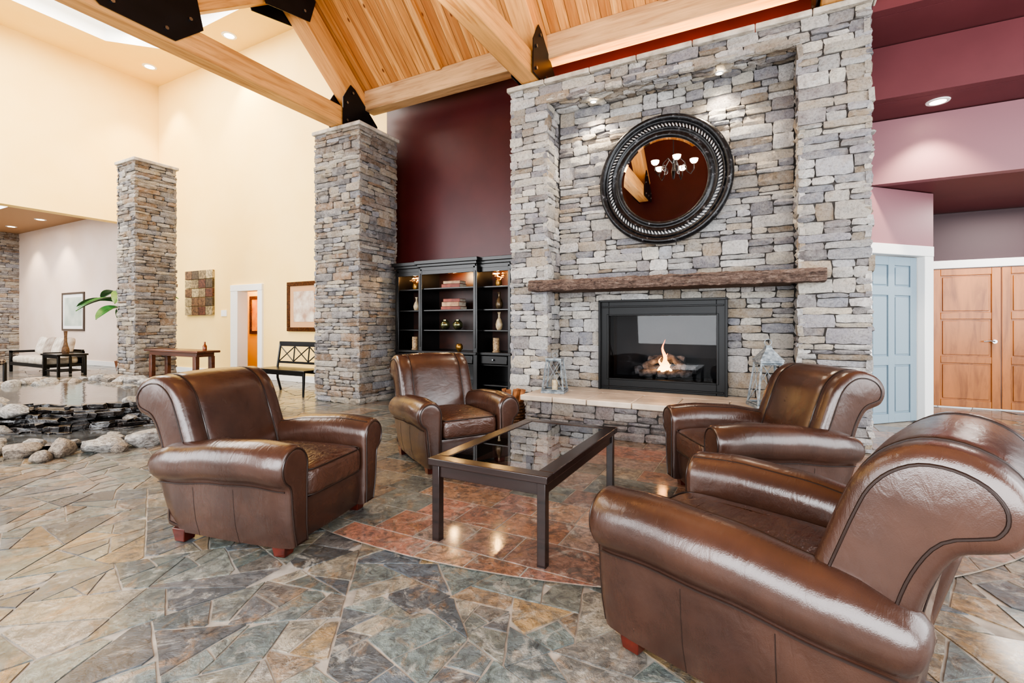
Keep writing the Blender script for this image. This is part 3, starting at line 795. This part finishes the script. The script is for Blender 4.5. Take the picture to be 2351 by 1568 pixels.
# ------------------------------------------------------------ bookcase
BC=thing('bookcase',(-4.25,6.2,0),'tall black breakfront bookcase with drawers and lit shelves','bookcase')
Xs=[-5.30,-4.76,-3.74,-3.20]
def bay(i): return (6.03 if i!=1 else 5.95)
mb=MB()
mb.box(-5.3,-3.2,6.45,6.47,.05,2.15)
for i in range(4):
    yf=5.95 if i in (1,2) else 6.03
    mb.box(Xs[i]-.02,Xs[i]+.02,yf+.02,6.45,0,2.15)
    mb.box(Xs[i]-.035,Xs[i]+.035,yf,yf+.025,.08,2.12)
    mb.box(Xs[i]-.012,Xs[i]+.012,yf-.008,yf,.9,2.05)
for i in range(3):
    yf=bay(i); a,b=Xs[i],Xs[i+1]
    mb.box(a,b,yf,6.45,0,.09); mb.box(a,b,yf,6.45,2.09,2.15)
    mb.box(a-.03,b+.03,yf-.03,6.45,.80,.84)
    mb.box(a,b,yf+.02,6.45,.64,.66)
    mb.box(a-.04,b+.04,yf-.03,6.47,2.15,2.19); mb.box(a-.07,b+.07,yf-.06,6.47,2.19,2.245)
    mb.box(a,b,yf+.002,yf+.02,2.03,2.10)
obj_c=wpart(BC,'carcass',mb,m_black,bevel=.004)
mb=MB()
for i in range(3):
    a,b=Xs[i]+.02,Xs[i+1]-.02; mb.box(a,b,6.43,6.448,.85,2.09)
wpart(BC,'back_panel',mb,pmat('bookcase_back_cherry',(66,32,21),(46,22,15),.4,scale=6))
SH=[1.17,1.48,1.82]
for i in range(3):
    for z in SH+[.36]:
        mb=MB(); mb.box(Xs[i]+.02,Xs[i+1]-.02,bay(i)+.03,6.43,z-.022,z); wpart(BC,'shelf',mb,m_black,bevel=.003)
    mb=MB(); a,b=Xs[i]+.045,Xs[i+1]-.045; mb.box(a,b,bay(i)-.006,bay(i)+.3,.67,.79)
    dr=wpart(BC,'drawer',mb,m_black,bevel=.006)
    for kx in ([(a+b)/2] if i!=1 else [a+.2,b-.2]):
        mb=MB(); mb.lathe([(.006,0),(.008,.012),(.016,.02),(.012,.03),(.002,.033)],(kx,bay(i)-.006,.73),12,M=RX)
        k=obj('knob',mb.mesh('knob',m_bolt),dr)
def light(name,typ,loc,energy,col=(1,1,1),size=.1,size_y=None,rot=(0,0,0),parent=None,spot=None,blend=.6):
    l=bpy.data.lights.new(name,typ); l.energy=energy; l.color=col
    if typ=='AREA':
        l.size=size
        if size_y: l.shape='RECTANGLE'; l.size_y=size_y
    else: l.shadow_soft_size=size
    if typ=='SPOT': l.spot_size=R(spot or 90); l.spot_blend=blend
    o=bpy.data.objects.new(name,l); COL.objects.link(o); o.location=loc; o.rotation_euler=rot
    if parent: o.parent=parent; o.location=Vector(loc)-Vector(parent.location)
    return o
for i,x in enumerate((-5.03,-4.25,-3.47)):
    mb=MB(); mb.lathe([(.001,2.075),(.035,2.075),(.035,2.089),(.001,2.089)],(x,6.15,0),16); wpart(BC,'puck_light',mb,m_lens)
    light('puck_lamp','POINT',(x,6.16,2.04),11,(1,.62,.25),.03,parent=BC)

def lathe_thing(name,loc,prof,mat,label,cat,n=24,group=None):
    mb=MB(); mb.lathe(prof,n=n); return obj(name,mb.mesh(name,mat,50),loc=loc,label=label,cat=cat,group=group)
VASE=[(.001,0),(.03,0),(.045,.03),(.05,.07),(.035,.12),(.016,.15),(.014,.19),(.024,.22),(.018,.22),(.001,.2)]
m_ivory=pmat('ivory_ceramic',(205,190,160),(160,140,110),.4,scale=20)
m_bronze=pmat('bronze_ceramic',(116,100,76),(76,62,48),.3,metal=.4,scale=20)
lathe_thing('vase',(-3.46,6.18,1.17),[(r*1.1,z*1.2) for r,z in VASE],m_ivory,'slender ivory bottle vase on a bookcase shelf','vase')
lathe_thing('vase',(-3.46,6.18,1.48),[(r*1.2,z*1.15) for r,z in VASE],m_bronze,'dark bronze bottle vase on a bookcase shelf','vase')
lathe_thing('vase',(-5.03,6.2,1.48),[(r*1.1,z*1.0) for r,z in VASE],m_ivory,'small pale vase on a bookcase shelf','vase')
m_cand=pmat('carved_candle',(190,165,130),(120,95,70),.6,scale=40)
for x in (-3.5,-5.03): lathe_thing('pillar_candle',(x,6.16,.84),[(.001,0),(.06,0),(.06,.01),(.05,.015),(.05,.2),(.048,.21),(.001,.205)],m_cand,'patterned tan pillar candle on the bookcase counter','candle',group='pillar candles on the bookcase')
lathe_thing('bowl',(-4.12,6.1,.84),[(.001,0),(.025,0),(.03,.01),(.055,.04),(.055,.08),(.04,.11),(.03,.115),(.03,.1),(.001,.02)],m_gold,'small gold lidded pot on the bookcase counter','pot')
m_globe=pmat('mercury_glass',(150,150,110),(80,80,60),.12,metal=.8,scale=16)
for x in (-4.40,-4.16): lathe_thing('globe_vase',(x,6.12,1.17),[(.001,0),(.035,0),(.06,.02),(.078,.06),(.075,.10),(.05,.135),(.035,.14),(.035,.155),(.03,.155),(.03,.135),(.001,.1)],m_globe,'round green-gold mercury glass vase on the middle shelf','vase',group='round glass vases on the middle shelf')
def book(loc,w,d,h,mat,rot=0,label='brown leather-bound book lying on a shelf'):
    r=thing('book',loc,label,'book',rot,group='stacked books in the bookcase')
    mb=MB(); mb.box(-w/2,w/2,-d/2,d/2,0,.006); mb.box(-w/2,w/2,-d/2,d/2,h-.006,h); mb.box(-w/2,w/2,-d/2,-d/2+.008,0,h); obj('cover',mb.mesh('cover',mat),r,bevel=.002)
    mb=MB(); mb.box(-w/2+.008,w/2-.008,-d/2+.008,d/2-.006,.006,h-.006); obj('pages',mb.mesh('pages',m_cream_up),r)
mb1=pmat('burgundy_book',(150,76,60),(106,50,42),.5); mb2=pmat('tan_book',(190,158,124),(140,106,80),.5)
book((-4.25,6.15,1.82),.34,.2,.06,mb1); book((-4.24,6.15,1.88),.30,.19,.045,mb2,R(4))
book((-4.25,6.15,1.48),.36,.2,.05,mb1); book((-4.25,6.15,1.53),.33,.2,.07,mb2,R(-3)); book((-4.24,6.15,1.60),.3,.19,.05,mb1,R(3))
def posy(loc,label):
    r=thing('flower_arrangement',loc,label,'flowers'); rg=random.Random(int(loc[0]*100))
    mb=MB(); mb.lathe([(.001,0),(.04,0),(.055,.04),(.045,.09),(.04,.09),(.001,.02)],n=18); obj('pot',mb.mesh('pot',m_gold),r)
    mb=MB(); mb2_=MB()
    for i in range(14):
        a=rg.uniform(0,6.28); q=rg.uniform(.02,.1); tip=Vector((math.cos(a)*q,math.sin(a)*q,rg.uniform(.13,.2)))
        mb.tube([(0,0,.06),tip*.6+Vector((0,0,.03)),tip],.002,5)
        for k in range(5):
            b=k*1.256; mb2_.sq(tip+Vector((math.cos(b)*.014,math.sin(b)*.014,.004)),(.013,.013,.008),1,1,8,6)
    obj('stems',mb.mesh('stems',m_gold),r); obj('blossoms',mb2_.mesh('blossoms',pmat('cream_blossom',(226,196,140),(200,120,60),.6,scale=30)),r)
posy((-5.03,6.18,1.82),'small gold pot of dried cream blossoms on the upper shelf'); posy((-3.47,6.18,1.82),'small gold pot of dried orange blossoms on the upper shelf')

# ------------------------------------------------------------ lanterns
m_lant=pmat('whitewashed_metal',(150,158,162),(96,104,110),.5,metal=.0,scale=25)
def lantern(loc,rot,s,top,label):
    r=thing('lantern',loc,label,'lantern',rot); mb=MB(); g=MB()
    b=.13*s; t=.085*s; z0=.03*s; z1=.40*s; th=.007*s
    mb.box(-b-.012,b+.012,-b-.012,b+.012,0,z0); mb.box(-t-.012,t+.012,-t-.012,t+.012,z1,z1+.02*s)
    cb=[Vector((sx*b,sy*b,z0)) for sx,sy in((-1,-1),(1,-1),(1,1),(-1,1))]; ct=[Vector((sx*t,sy*t,z1)) for sx,sy in((-1,-1),(1,-1),(1,1),(-1,1))]
    for i in range(4):
        j=(i+1)%4
        mb.tube([cb[i],ct[i]],th*1.3,4); mb.tube([cb[i],ct[j]],th*.5,4); mb.tube([cb[j],ct[i]],th*.5,4)
        mb.tube([cb[i].lerp(ct[i],.02),cb[j].lerp(ct[j],.02)],th,4); mb.tube([cb[i].lerp(ct[i],.97),cb[j].lerp(ct[j],.97)],th,4)
    if top:
        mb.loft([[Vector((sx*(t+.02),sy*(t+.02),z1+.02*s)) for sx,sy in((-1,-1),(1,-1),(1,1),(-1,1))],[Vector((sx*.03*s,sy*.03*s,z1+.12*s)) for sx,sy in((-1,-1),(1,-1),(1,1),(-1,1))],[Vector((sx*.022*s,sy*.022*s,z1+.15*s)) for sx,sy in((-1,-1),(1,-1),(1,1),(-1,1))]])
        zt=z1+.15*s
    else: zt=z1+.02*s
    mb.tube([(.03*s*math.cos(R(a)),0,zt+.03*s+.03*s*math.sin(R(a))) for a in range(0,360,20)],.004*s,5,loop=True)
    obj('frame',mb.mesh('frame',m_lant,0),r)
    c=MB(); c.lathe([(.001,z0),(.035*s,z0),(.035*s,z0+.12*s),(.001,z0+.118*s)],n=16); obj('candle',c.mesh('candle',m_ivory),r)
lantern((-2.25,5.42,.42),R(10),1.0,False,'short whitewashed metal lantern with cross bars on the hearth')
lantern((.06,5.42,.42),R(20),1.12,True,'taller whitewashed metal lantern with peaked roof on the hearth')

BK=thing('firewood_basket',(-2.73,5.2,0),'round wicker basket standing by the hearth corner','basket')
mb=MB(); 
for k in range(9):
    z=.02+.035*k; rad=.13+.02*math.sin(k/8*math.pi); pts=[(rad*math.cos(a)*(1+.04*((i%2)*2-1)*(1 if k%2 else -1)),rad*math.sin(a)*(1+.04*((i%2)*2-1)*(1 if k%2 else -1)),z) for i,a in enumerate([2*math.pi*j/24 for j in range(24)])]
    mb.tube(pts,.017,6,loop=True)
mb.lathe([(.001,.005),(.125,.005),(.125,.02),(.001,.02)],n=20)
obj('weave',mb.mesh('weave',pmat('wicker',(120,82,52),(70,46,30),.6,scale=40)),BK)
m_fw=pmat('split_log',(176,120,76),(110,70,44),.8,scale=12)
for i,(x,y,a) in enumerate(((0,0,.05),(.06,.03,.09),(-.06,.02,-.07),(.01,-.06,-.03),(0,.07,.06))):
    mb=MB(); mb.tube([(0,0,0),(.03*a,0,.1),(a,.0,.42)],.03,9); obj('firewood_log',mb.mesh('firewood_log',m_fw),loc=(-2.73+x*.9,5.2+y*.9,.03),label='split firewood log standing in the wicker basket',cat='log',group='firewood logs in the basket')

# ------------------------------------------------------------ recessed lights
def recessed(loc,energy,spot=100,rad=.09,col=(1,.86,.66),label='round white recessed ceiling downlight'):
    r=thing('recessed_light',loc,label,'light',group='recessed ceiling lights')
    mb=MB(); mb.lathe([(rad*.78,-.004),(rad*.8,-.012),(rad*1.15,-.01),(rad*1.2,0)],n=28,cap=False); obj('trim_ring',mb.mesh('trim_ring',m_white),r)
    mb=MB(); mb.lathe([(.001,-.006),(rad*.8,-.006),(rad*.8,-.002)],n=28,cap=False); obj('lens',mb.mesh('lens',m_lens),r)
    if energy: light('lamp','SPOT',Vector(loc)+Vector((0,0,-.03)),energy,col,.06,parent=r,spot=spot)
recessed((1.73,6.84,3.72),120); recessed((-13.65,6.35,TOP),220,80,.13); recessed((-10.6,6.5,TOP),220,80,.13)
recessed((-1.9,5.86,4.105),55,110,.04); recessed((-.42,5.86,4.105),55,110,.04)
recessed((-20.0,6.3,4.54),160,90,.12); recessed((-22.3,6.3,4.54),160,90,.12)

# ------------------------------------------------------------ wall art
def frame_pic(name,x0,x1,z0,z1,y,fm,pm,mm=None,fw=.08,label='',mat_w=.12):
    r=thing(name,((x0+x1)/2,y,(z0+z1)/2),label,'picture')
    mb=MB(); d=.04
    mb.box(x0,x1,y-d,y,z0,z0+fw); mb.box(x0,x1,y-d,y,z1-fw,z1); mb.box(x0,x0+fw,y-d,y,z0+fw,z1-fw); mb.box(x1-fw,x1,y-d,y,z0+fw,z1-fw)
    wpart(r,'frame',mb,fm,bevel=.008)
    mb=MB(); mb.box(x0+fw,x1-fw,y-.02,y-.003,z0+fw,z1-fw,0)
    if mm: wpart(r,'mat_board',mb,mm); mb=MB(); q=fw+mat_w; mb.box(x0+q,x1-q,y-.024,y-.021,z0+q,z1-q)
    wpart(r,'picture',mb,pm); return r
m_darkgold=pmat('dark_gold_frame',(110,70,36),(70,40,20),.35,metal=.4,scale=30)
m_cloud=pmat('abstract_tulip_print',(215,205,190),(170,140,120),.6,scale=5)
frame_pic('framed_picture',-9.27,-8.2,1.1,2.18,6.999,m_darkgold,m_cloud,pmat('orange_mat',(200,156,116),None,.6),.09,'framed botanical print with tan mat above the bench')
frame_pic('framed_picture',-12.1,-11.55,1.0,2.0,7.999,m_darkgold,pmat('sunset_print',(190,110,50),(230,170,80),.5,scale=4),None,.08,'small gold-framed landscape on the hallway wall')
frame_pic('framed_picture',-20.3,-18.75,1.05,2.28,6.949,pmat('gray_frame',(90,80,72),None,.4),pmat('pale_landscape_print',(206,210,198),(170,182,172),.5,scale=2),m_white,.06,'pale landscape print in slim dark frame',.1)
art=thing('wall_art_panel',(-12.6,6.97,2.05),'square patchwork wall panel in bronze and gold tones','wall art')
cols=[(150,130,96),(110,70,52),(176,156,116),(96,80,60),(190,170,130),(128,96,66)]
mats=[pmat('patch_%d'%i,c,tuple(int(v*.6) for v in c),.5,scale=22) for i,c in enumerate(cols)]
mb=MB(); rg=random.Random(5)
for i in range(4):
    for j in range(5):
        x=-13.2+1.2*i/4; z=1.48+1.14*j/5; mb.box(x+.006,x+.294,6.94,6.99,z+.006,z+.222,rg.randrange(6))
wpart(art,'panel',mb,mats,bevel=.004)
mb=MB(); mb.box(-11.72,-11.5,6.985,7,1.45,1.6); obj('wall_plaque',mb.mesh('wall_plaque',m_white),label='small white wall plate beside the doorway',cat='wall plate')

# ------------------------------------------------------------ bench
BN=thing('bench',(-7.55,5.75,0),'black wooden bench with crossed-slat back','bench')
mb=MB(); mb.box(-.66,.66,-.25,.2,.42,.455); obj('seat',mb.mesh('seat',m_black),BN,bevel=.008)
for sx in (-1,1):
    mb=MB(); mb.tube([(sx*.6,-.2,.42),(sx*.6,-.2,.25),(sx*.6,-.21,.0)],lambda t:.028-.01*t,10); obj('leg',mb.mesh('leg',m_black),BN)
    mb=MB(); mb.tube([(sx*.62,.26,0),(sx*.62,.19,.25),(sx*.62,.19,.45),(sx*.62,.26,.92)],.022,8); obj('leg',mb.mesh('leg',m_black),BN)
mb=MB(); mb.box(-.62,.62,.235,.265,.84,.93); mb.box(-.62,.62,.2,.225,.52,.56)
for k in range(3):
    a=-.6+.4*k; b=a+.4
    mb.tube([(a,.215,.56),(b,.245,.84)],.011,6); mb.tube([(b,.215,.56),(a,.245,.84)],.011,6); mb.tube([(b,.215,.56),(b,.245,.84)],.012,6)
obj('backrest',mb.mesh('backrest',m_black),BN)
mb=MB(); mb.box(-.6,.6,-.22,-.19,.36,.42); mb.box(-.6,.6,.16,.19,.36,.42); obj('apron',mb.mesh('apron',m_black),BN)

CN=thing('console_table',(-9.25,4.80,0),'dark brown wooden console table beside the stone column','table')
mb=MB(); mb.box(-.85,.85,-.2,.2,.76,.80); obj('top',mb.mesh('top',m_console),CN,bevel=.01)
mb=MB(); mb.box(-.75,.75,-.15,.15,.69,.76); obj('apron',mb.mesh('apron',m_console),CN,bevel=.005)
for x in (-.7,.7):
    for y in (-.13,.13):
        mb=MB(); mb.box(x-.045,x+.045,y-.035,y+.035,0,.7); obj('leg',mb.mesh('leg',m_console),CN,bevel=.006)
lathe_thing('dispenser_bottle',(-8.52,4.8,.80),[(.001,0),(.03,0),(.032,.01),(.032,.08),(.018,.1),(.011,.12),(.013,.12),(.013,.15),(.001,.15)],pmat('amber_bottle',(120,60,30),None,.2),'small amber pump bottle on the console table','bottle')

# ------------------------------------------------------------ lounge furniture
SF=thing('settee',(-16.6,5.35,0),'dark wood framed settee with cream cushions','sofa')
mb=MB()
for x in (-1.05,1.05):
    mb.box(x-.03,x+.03,-.4,.4,.5,.56); mb.box(x-.03,x+.03,-.4,-.34,0,.56); mb.box(x-.03,x+.03,.34,.4,0,.56); mb.box(x-.02,x+.02,-.35,.35,.2,.25)
mb.box(-1.05,1.05,-.4,-.34,.18,.27); mb.box(-1.05,1.05,.34,.4,.18,.6); mb.box(-1.05,1.05,-.36,.36,.18,.22)
obj('frame',mb.mesh('frame',m_black),SF,bevel=.006)
for x in (-.5,.5):
    mb=MB(); mb.sq((x,-.03,.33),(.5,.36,.1),.4,.25,32,12); obj('seat_cushion',mb.mesh('seat_cushion',m_cream_up,60),SF)
for i,(x,a) in enumerate(((-.75,.15),(-.25,-.1),(.25,.1),(.72,-.15))):
    mb=MB(); Mx=Matrix.Rotation(R(-14),4,'X')@Matrix.Rotation(a,4,'Y')
    mb.sq((0,0,0),(.25,.08,.24),.5,.5,28,14,M=Mx); obj('throw_pillow',mb.mesh('throw_pillow',pmat('pillow_linen_%d'%i,(176,164,152) if i%2 else (214,206,194),(140,126,114) if i%2 else (180,168,154),.9,scale=9),60),loc=(-16.6+x,5.52,.67),label='square patterned taupe throw pillow on the settee' if i%2 else 'square pale cream throw pillow on the settee',cat='pillow',group='throw pillows on the settee')
ST=thing('side_table',(-15.1,5.2,0),'low black side table beside the settee','table')
mb=MB(); mb.box(-.45,.45,-.3,.3,.5,.54); obj('top',mb.mesh('top',m_black),ST,bevel=.005)
for x in (-.4,.4):
    for y in (-.25,.25):
        mb=MB(); mb.box(x-.025,x+.025,y-.025,y+.025,0,.5); obj('leg',mb.mesh('leg',m_black),ST,bevel=.003)
mb=MB(); mb.box(-.4,.4,-.25,.25,.12,.14); mb.box(-.4,.4,-.26,-.24,.44,.5); mb.box(-.4,.4,.24,.26,.44,.5); obj('shelf',mb.mesh('shelf',m_black),ST)
lathe_thing('vase',(-15.05,5.2,.54),[(.001,0),(.06,0),(.075,.05),(.07,.12),(.045,.2),(.03,.3),(.028,.42),(.036,.55),(.028,.55),(.001,.5)],pmat('brown_woven_vase',(112,84,58),(72,52,36),.7,scale=30),'tall slender brown vase on the side table','vase')
AC=thing('side_chair',(-14.35,3.55,0),'dark upholstered side chair with diamond pattern back','chair',rot=R(100))
mb=MB(); 
for x in (-.3,.3):
    mb.box(x-.025,x+.025,-.3,-.25,0,.45); mb.box(x-.025,x+.025,.25,.3,0,.5)
obj('legs_frame',mb.mesh('legs_frame',m_black),AC,bevel=.004)
t=NT('diamond_fabric'); ck=t.N('ShaderNodeTexChecker'); ck.inputs['Scale'].default_value=24; ck.inputs['Color1'].default_value=(*lin((60,48,44)),1); ck.inputs['Color2'].default_value=(*lin((140,124,108)),1); t.L(t.co(rot=(R(0),R(45),0)),ck.inputs['Vector']); t.L(ck.outputs[0],t.b.inputs['Base Color']); t.b.inputs['Roughness'].default_value=.9
mb=MB(); mb.sq((0,0,.46),(.34,.32,.07),.4,.3,28,12); obj('seat',mb.mesh('seat',t.mat,60),AC)
mb=MB(); mb.sq((0,.3,.74),(.34,.05,.32),.35,.3,28,12); obj('backrest',mb.mesh('backrest',t.mat,60),AC)

PL=thing('banana_plant',(-12.95,5.6,0),'leafy green banana plant in a brown pot','plant')
mb=MB(); mb.lathe([(.001,0),(.18,0),(.24,.3),(.26,.42),(.23,.42),(.21,.36),(.001,.36)],n=24); obj('pot',mb.mesh('pot',pmat('brown_pot',(110,70,46),None,.4)),PL)
mb=MB(); mb.tube([(0,0,.3),(.03,0,.9),(0,.02,1.5),(-.02,0,1.75)],lambda t:.06-.03*t,10); obj('trunk',mb.mesh('trunk',pmat('green_stalk',(110,120,60),(80,80,40),.6)),PL)
m_leaf=pmat('banana_leaf_green',(52,112,56),(32,84,42),.35,scale=5,coat=.2)
rg=random.Random(4)
for k in range(10):
    az=k*2.4+2.9; base=Vector((0,0,1.55+.04*k)); d=Vector((math.cos(az),math.sin(az),0)); sd=Vector((-d.y,d.x,0)); L=rg.uniform(.95,1.05); up=rg.uniform(.25,.6)
    rings=[]
    mb=MB(); pts=[]
    for i in range(14):
        t_=i/13; p=base+d*(L*t_)+Vector((0,0,up*t_-.6*t_*t_*.9)); pts.append(p)
    for i,p in enumerate(pts):
        t_=i/13; w=.15*math.sin(math.pi*max(0,(t_-.12)/.88))**.6 if t_>.12 else .008
        w=max(w,.006); rings.append([p-sd*w+Vector((0,0,.04*w/.1)),p,p+sd*w+Vector((0,0,.04*w/.1))])
    mb.loft(rings,cap=False,closed=False); mb.tube(pts,.009,5)
    obj('leaf',mb.mesh('leaf',m_leaf,60,False),PL)

# ------------------------------------------------------------ pond
PD=thing('indoor_pond',(-9.0,3.0,0),'raised indoor rock pond with slate waterfall ledge','pond')
cx,cy,rx,ry=-9.05,3.05,2.0,1.3
def PR(a): return 1+.07*math.sin(3*a+.6)+.05*math.sin(5*a+2)+.025*math.sin(11*a)
def PP(a,o=0,s=1): return (cx+(rx*s*PR(a)+o)*math.cos(a),cy+(ry*s*PR(a)+o)*math.sin(a))
mb=MB(); rings=[]
prof=[(1.0,.0,.06),(1.0,.18,.03),(.99,.25,.0),(.97,.26,0),(.92,.2,0),(.9,.1,0)]
n=80
for k,(s,z,o) in enumerate(prof):
    rings.append([Vector((*PP(2*math.pi*j/n,o,s),z)) for j in range(n)])
mb.loft(rings,cap=False); wpart(PD,'basin',mb,pmat('dark_basin_rock',(80,72,66),(48,44,41),.4,scale=5,bump=.5),smooth=60)
mb=MB(); mb.add([(*PP(2*math.pi*j/n,0,.985),.252) for j in range(n)],[tuple(range(n))]); wpart(PD,'water_surface',mb,m_water)
mb=MB(); pts=[(-6.9,3.85),(-6.35,3.45),(-5.98,2.95),(-6.0,2.35),(-6.3,1.95),(-6.9,1.65),(-7.7,1.25),(-8.6,1.1),(-9.6,1.3),(-9.2,1.9),(-8,2.1),(-7.2,2.8)]
mb.add([(a,b,.05) for a,b in pts],[tuple(range(len(pts)))]); wpart(PD,'lower_water',mb,m_water)
mb=MB(); rg=random.Random(2)
for k in range(7):
    z1=.285-.037*k; z0=z1-.04; a=-100+rg.uniform(0,8)
    while a<6+rg.uniform(-6,8):
        l=rg.uniform(5,16); out=.0+.07*k+rg.uniform(-.09,.13)
        p=[]
        m_=5
        for q in range(m_+1):
            b=R(a+l*q/m_); p.append(PP(b,out+rg.uniform(-.05,.05)))
        for q in (m_,0):
            p.append(PP(R(a+l*q/m_),-.14))
        dz=rg.uniform(-.012,.012)
        mb.loft([[Vector((q[0],q[1],z0)) for q in p],[Vector((q[0]+rg.uniform(-.02,.02),q[1]+rg.uniform(-.02,.02),z1+dz+rg.uniform(-.006,.006))) for q in p]]); a+=l+.2
wpart(PD,'waterfall_ledge',mb,m_wet,bevel=.006,label='stacked dark wet slate waterfall ledge')
def rockmesh(seed):
    bm=bmesh.new(); bmesh.ops.create_icosphere(bm,subdivisions=3,radius=1)
    o=Vector((seed*7.1,seed*3.3,0))
    for v in bm.verts:
        p=v.co.copy(); q=noise.noise(p*.9+o)*.35+noise.noise(p*2.1+o)*.16
        v.co=p*(1+q)
    for k in range(7):
        rgk=random.Random(seed*10+k); d=Vector((rgk.uniform(-1,1),rgk.uniform(-1,1),rgk.uniform(-.4,1))).normalized(); lim=rgk.uniform(.65,.85)
        for v in bm.verts:
            e=v.co.dot(d)-lim
            if e>0: v.co-=d*e*.9
    me=bpy.data.meshes.new('rock'); bm.to_mesh(me); bm.free(); me.materials.append(m_rock if seed%3 else m_rock2); me.shade_smooth(); me.set_sharp_from_angle(angle=R(38)); return me
rm=[rockmesh(i) for i in range(9)]
def rock(x,y,z,s,hz=.6):
    me=rm[rg.randrange(9)]; a=s*rg.uniform(.8,1.15)
    o=obj('river_rock',me,loc=(x,y,z+s*hz*.62),rot=rg.uniform(0,6.28),label=('tan' if me.materials[0]==m_rock2 else 'gray')+' rounded river rock edging the indoor pond',cat='rock',group='rocks edging the indoor pond')
    o.scale=(a*1.12,a*.85,s*hz)
for x,y,s in ((-6.45,3.75,.17),(-6.1,3.55,.15),(-5.85,3.27,.14),(-5.75,2.95,.15),(-5.68,2.62,.17),(-5.78,2.3,.15),(-5.95,2.03,.16),(-6.22,1.82,.15),(-6.55,1.66,.18),(-6.9,1.5,.17),(-7.25,1.32,.17),(-7.6,1.16,.18),(-7.95,1.02,.17),(-8.35,.9,.18),(-6.02,2.9,.1),(-6.0,2.45,.12),(-6.05,3.2,.11),(-6.5,2.0,.12),(-6.35,2.6,.08),(-7.1,1.8,.11),(-6.25,3.4,.1),(-6.2,2.2,.09),(-6.85,1.82,.1),(-5.55,2.85,.1),(-5.6,2.35,.1),(-5.85,1.85,.1),(-6.35,1.5,.11)): rock(x,y,0,s,.6)
for x,y,z,s in ((-6.6,3.9,.05,.2),(-6.85,3.85,.2,.2),(-6.4,4.0,.0,.2),(-7.05,3.95,.25,.17),(-6.75,3.6,.2,.14),(-7.3,4.05,.25,.17),(-6.6,3.45,.02,.16),(-6.85,3.45,.28,.15),(-6.8,3.2,.12,.14),(-7.0,3.35,.27,.14),(-7.0,3.05,.24,.1),(-6.75,2.95,.05,.12),(-7.55,2.15,.22,.12),(-7.7,1.95,.1,.14),(-7.4,2.0,.03,.11),(-7.85,2.1,.24,.13)): rock(x,y,z,s,.65)
for j in range(46):
    a=2*math.pi*j/46; aa=((a+math.pi)%(2*math.pi)-math.pi)
    if R(-42)<aa<R(6): continue
    s=rg.uniform(.11,.19); q=rg.uniform(-.05,.14)
    rock(*PP(a,q),.2,s,.6)
    if aa<R(-42): rock(*PP(a,q+.25),.02,s*1.1,.8)
for j in range(14):
    a=R(20+j*11); rock(*PP(a,-.35),.19,rg.uniform(.08,.12),.65)
for x,y,s in ((-8.9,2.1,.16),(-9.2,2.3,.16),(-8.6,2.0,.15),(-8.75,2.35,.13),(-8.3,2.1,.14),(-8.1,2.25,.11)): rock(x,y,.19,s,.6)

# ------------------------------------------------------------ chandelier
CH=thing('chandelier',(-1.45,2.6,4.1),'scrolled wrought-iron chandelier with glowing frosted bowl shades','chandelier')
mb=MB(); mb.cyl((0,0,.2),(0,0,3.3),.008); mb.lathe([(.001,-.15),(.02,-.12),(.04,0),(.02,.1),(.03,.2),(.001,.3)],n=14)
m_shade=pmat('frosted_shade',(255,240,215),None,.5,emit=(255,225,180),es=1.2)
for k in range(5):
    a=k*math.pi*2/5; c,s_=math.cos(a)*.72,math.sin(a)*.72
    mb.tube([(c*r_,s_*r_,z_) for r_,z_ in ((.02,.15),(.15,.25),(.28,.15),(.33,-.02),(.42,-.08),(.5,0),(.5,.1))],.01,6)
    mb.tube([(c*(.25+.07*math.cos(q)*(1-q/14)),s_*(.25+.07*math.cos(q)*(1-q/14)),.05+.07*math.sin(q)*(1-q/14)) for q in [x*.5 for x in range(22)]],.006,5)
    g=MB(); g.lathe([(.015,.1),(.04,.11),(.065,.14),(.075,.18),(.068,.18),(.035,.13),(.015,.12)],(c*.5,s_*.5,0),20,cap=False); obj('shade',g.mesh('shade',m_shade),CH)
obj('iron_frame',mb.mesh('iron_frame',m_blackmetal),CH)

# ------------------------------------------------------------ lights / world / camera
w=bpy.data.worlds.new('World'); sc.world=w; w.use_nodes=True; bg=w.node_tree.nodes['Background']; bg.inputs[0].default_value=(.94,.97,1,1); bg.inputs[1].default_value=1.15
light('skylight_lamp','AREA',(-10.9,2.9,8.0),400,(1,.97,.92),4,5.5)
light('lounge_skylight_lamp','AREA',(-20,2.9,4.75),270,(1,.97,.98),4,4)
light('window_daylight','AREA',(.3,-1.3,1.8),320,(.94,.97,1),7,2.2,rot=(R(84),0,R(8)))
light('window_daylight','AREA',(-8.5,-2.6,3.0),340,(.98,.985,1),7,4,rot=(R(80),0,R(5)))
light('side_daylight','AREA',(4.8,2.5,2.3),170,(.93,.97,1),5,3,rot=(R(80),0,R(75)))
light('beam_uplight','AREA',(-1.1,6.2,4.5),40,(1,.55,.2),3.4,.15,rot=(R(180),0,0))
light('truss_uplight','AREA',(-1.8,2.7,4.1),130,(1,.9,.76),3,1.5,rot=(R(180),0,0))
light('corridor_lamp','AREA',(3.2,8.4,2.9),36,(1,.93,.85),1,1)
light('hall_lamp','POINT',(-11.5,7.6,2.6),50,(1,.85,.6),.2)
light('fire_glow','POINT',(-1.08,6.05,.85),3,(1,.45,.15),.05)

cam=bpy.data.cameras.new('camera'); co_=bpy.data.objects.new('camera',cam); COL.objects.link(co_)
co_.location=(0,0,1.25); co_.rotation_euler=(R(90),0,R(27.7)); cam.sensor_width=36; cam.lens=1090/2351*36; cam.shift_y=-39/2351; cam.clip_end=200; cam.clip_start=.05
sc.camera=co_
sc.view_settings.view_transform='AgX'
try: sc.view_settings.look='AgX - High Contrast'
except Exception: pass
sc.view_settings.exposure=.55
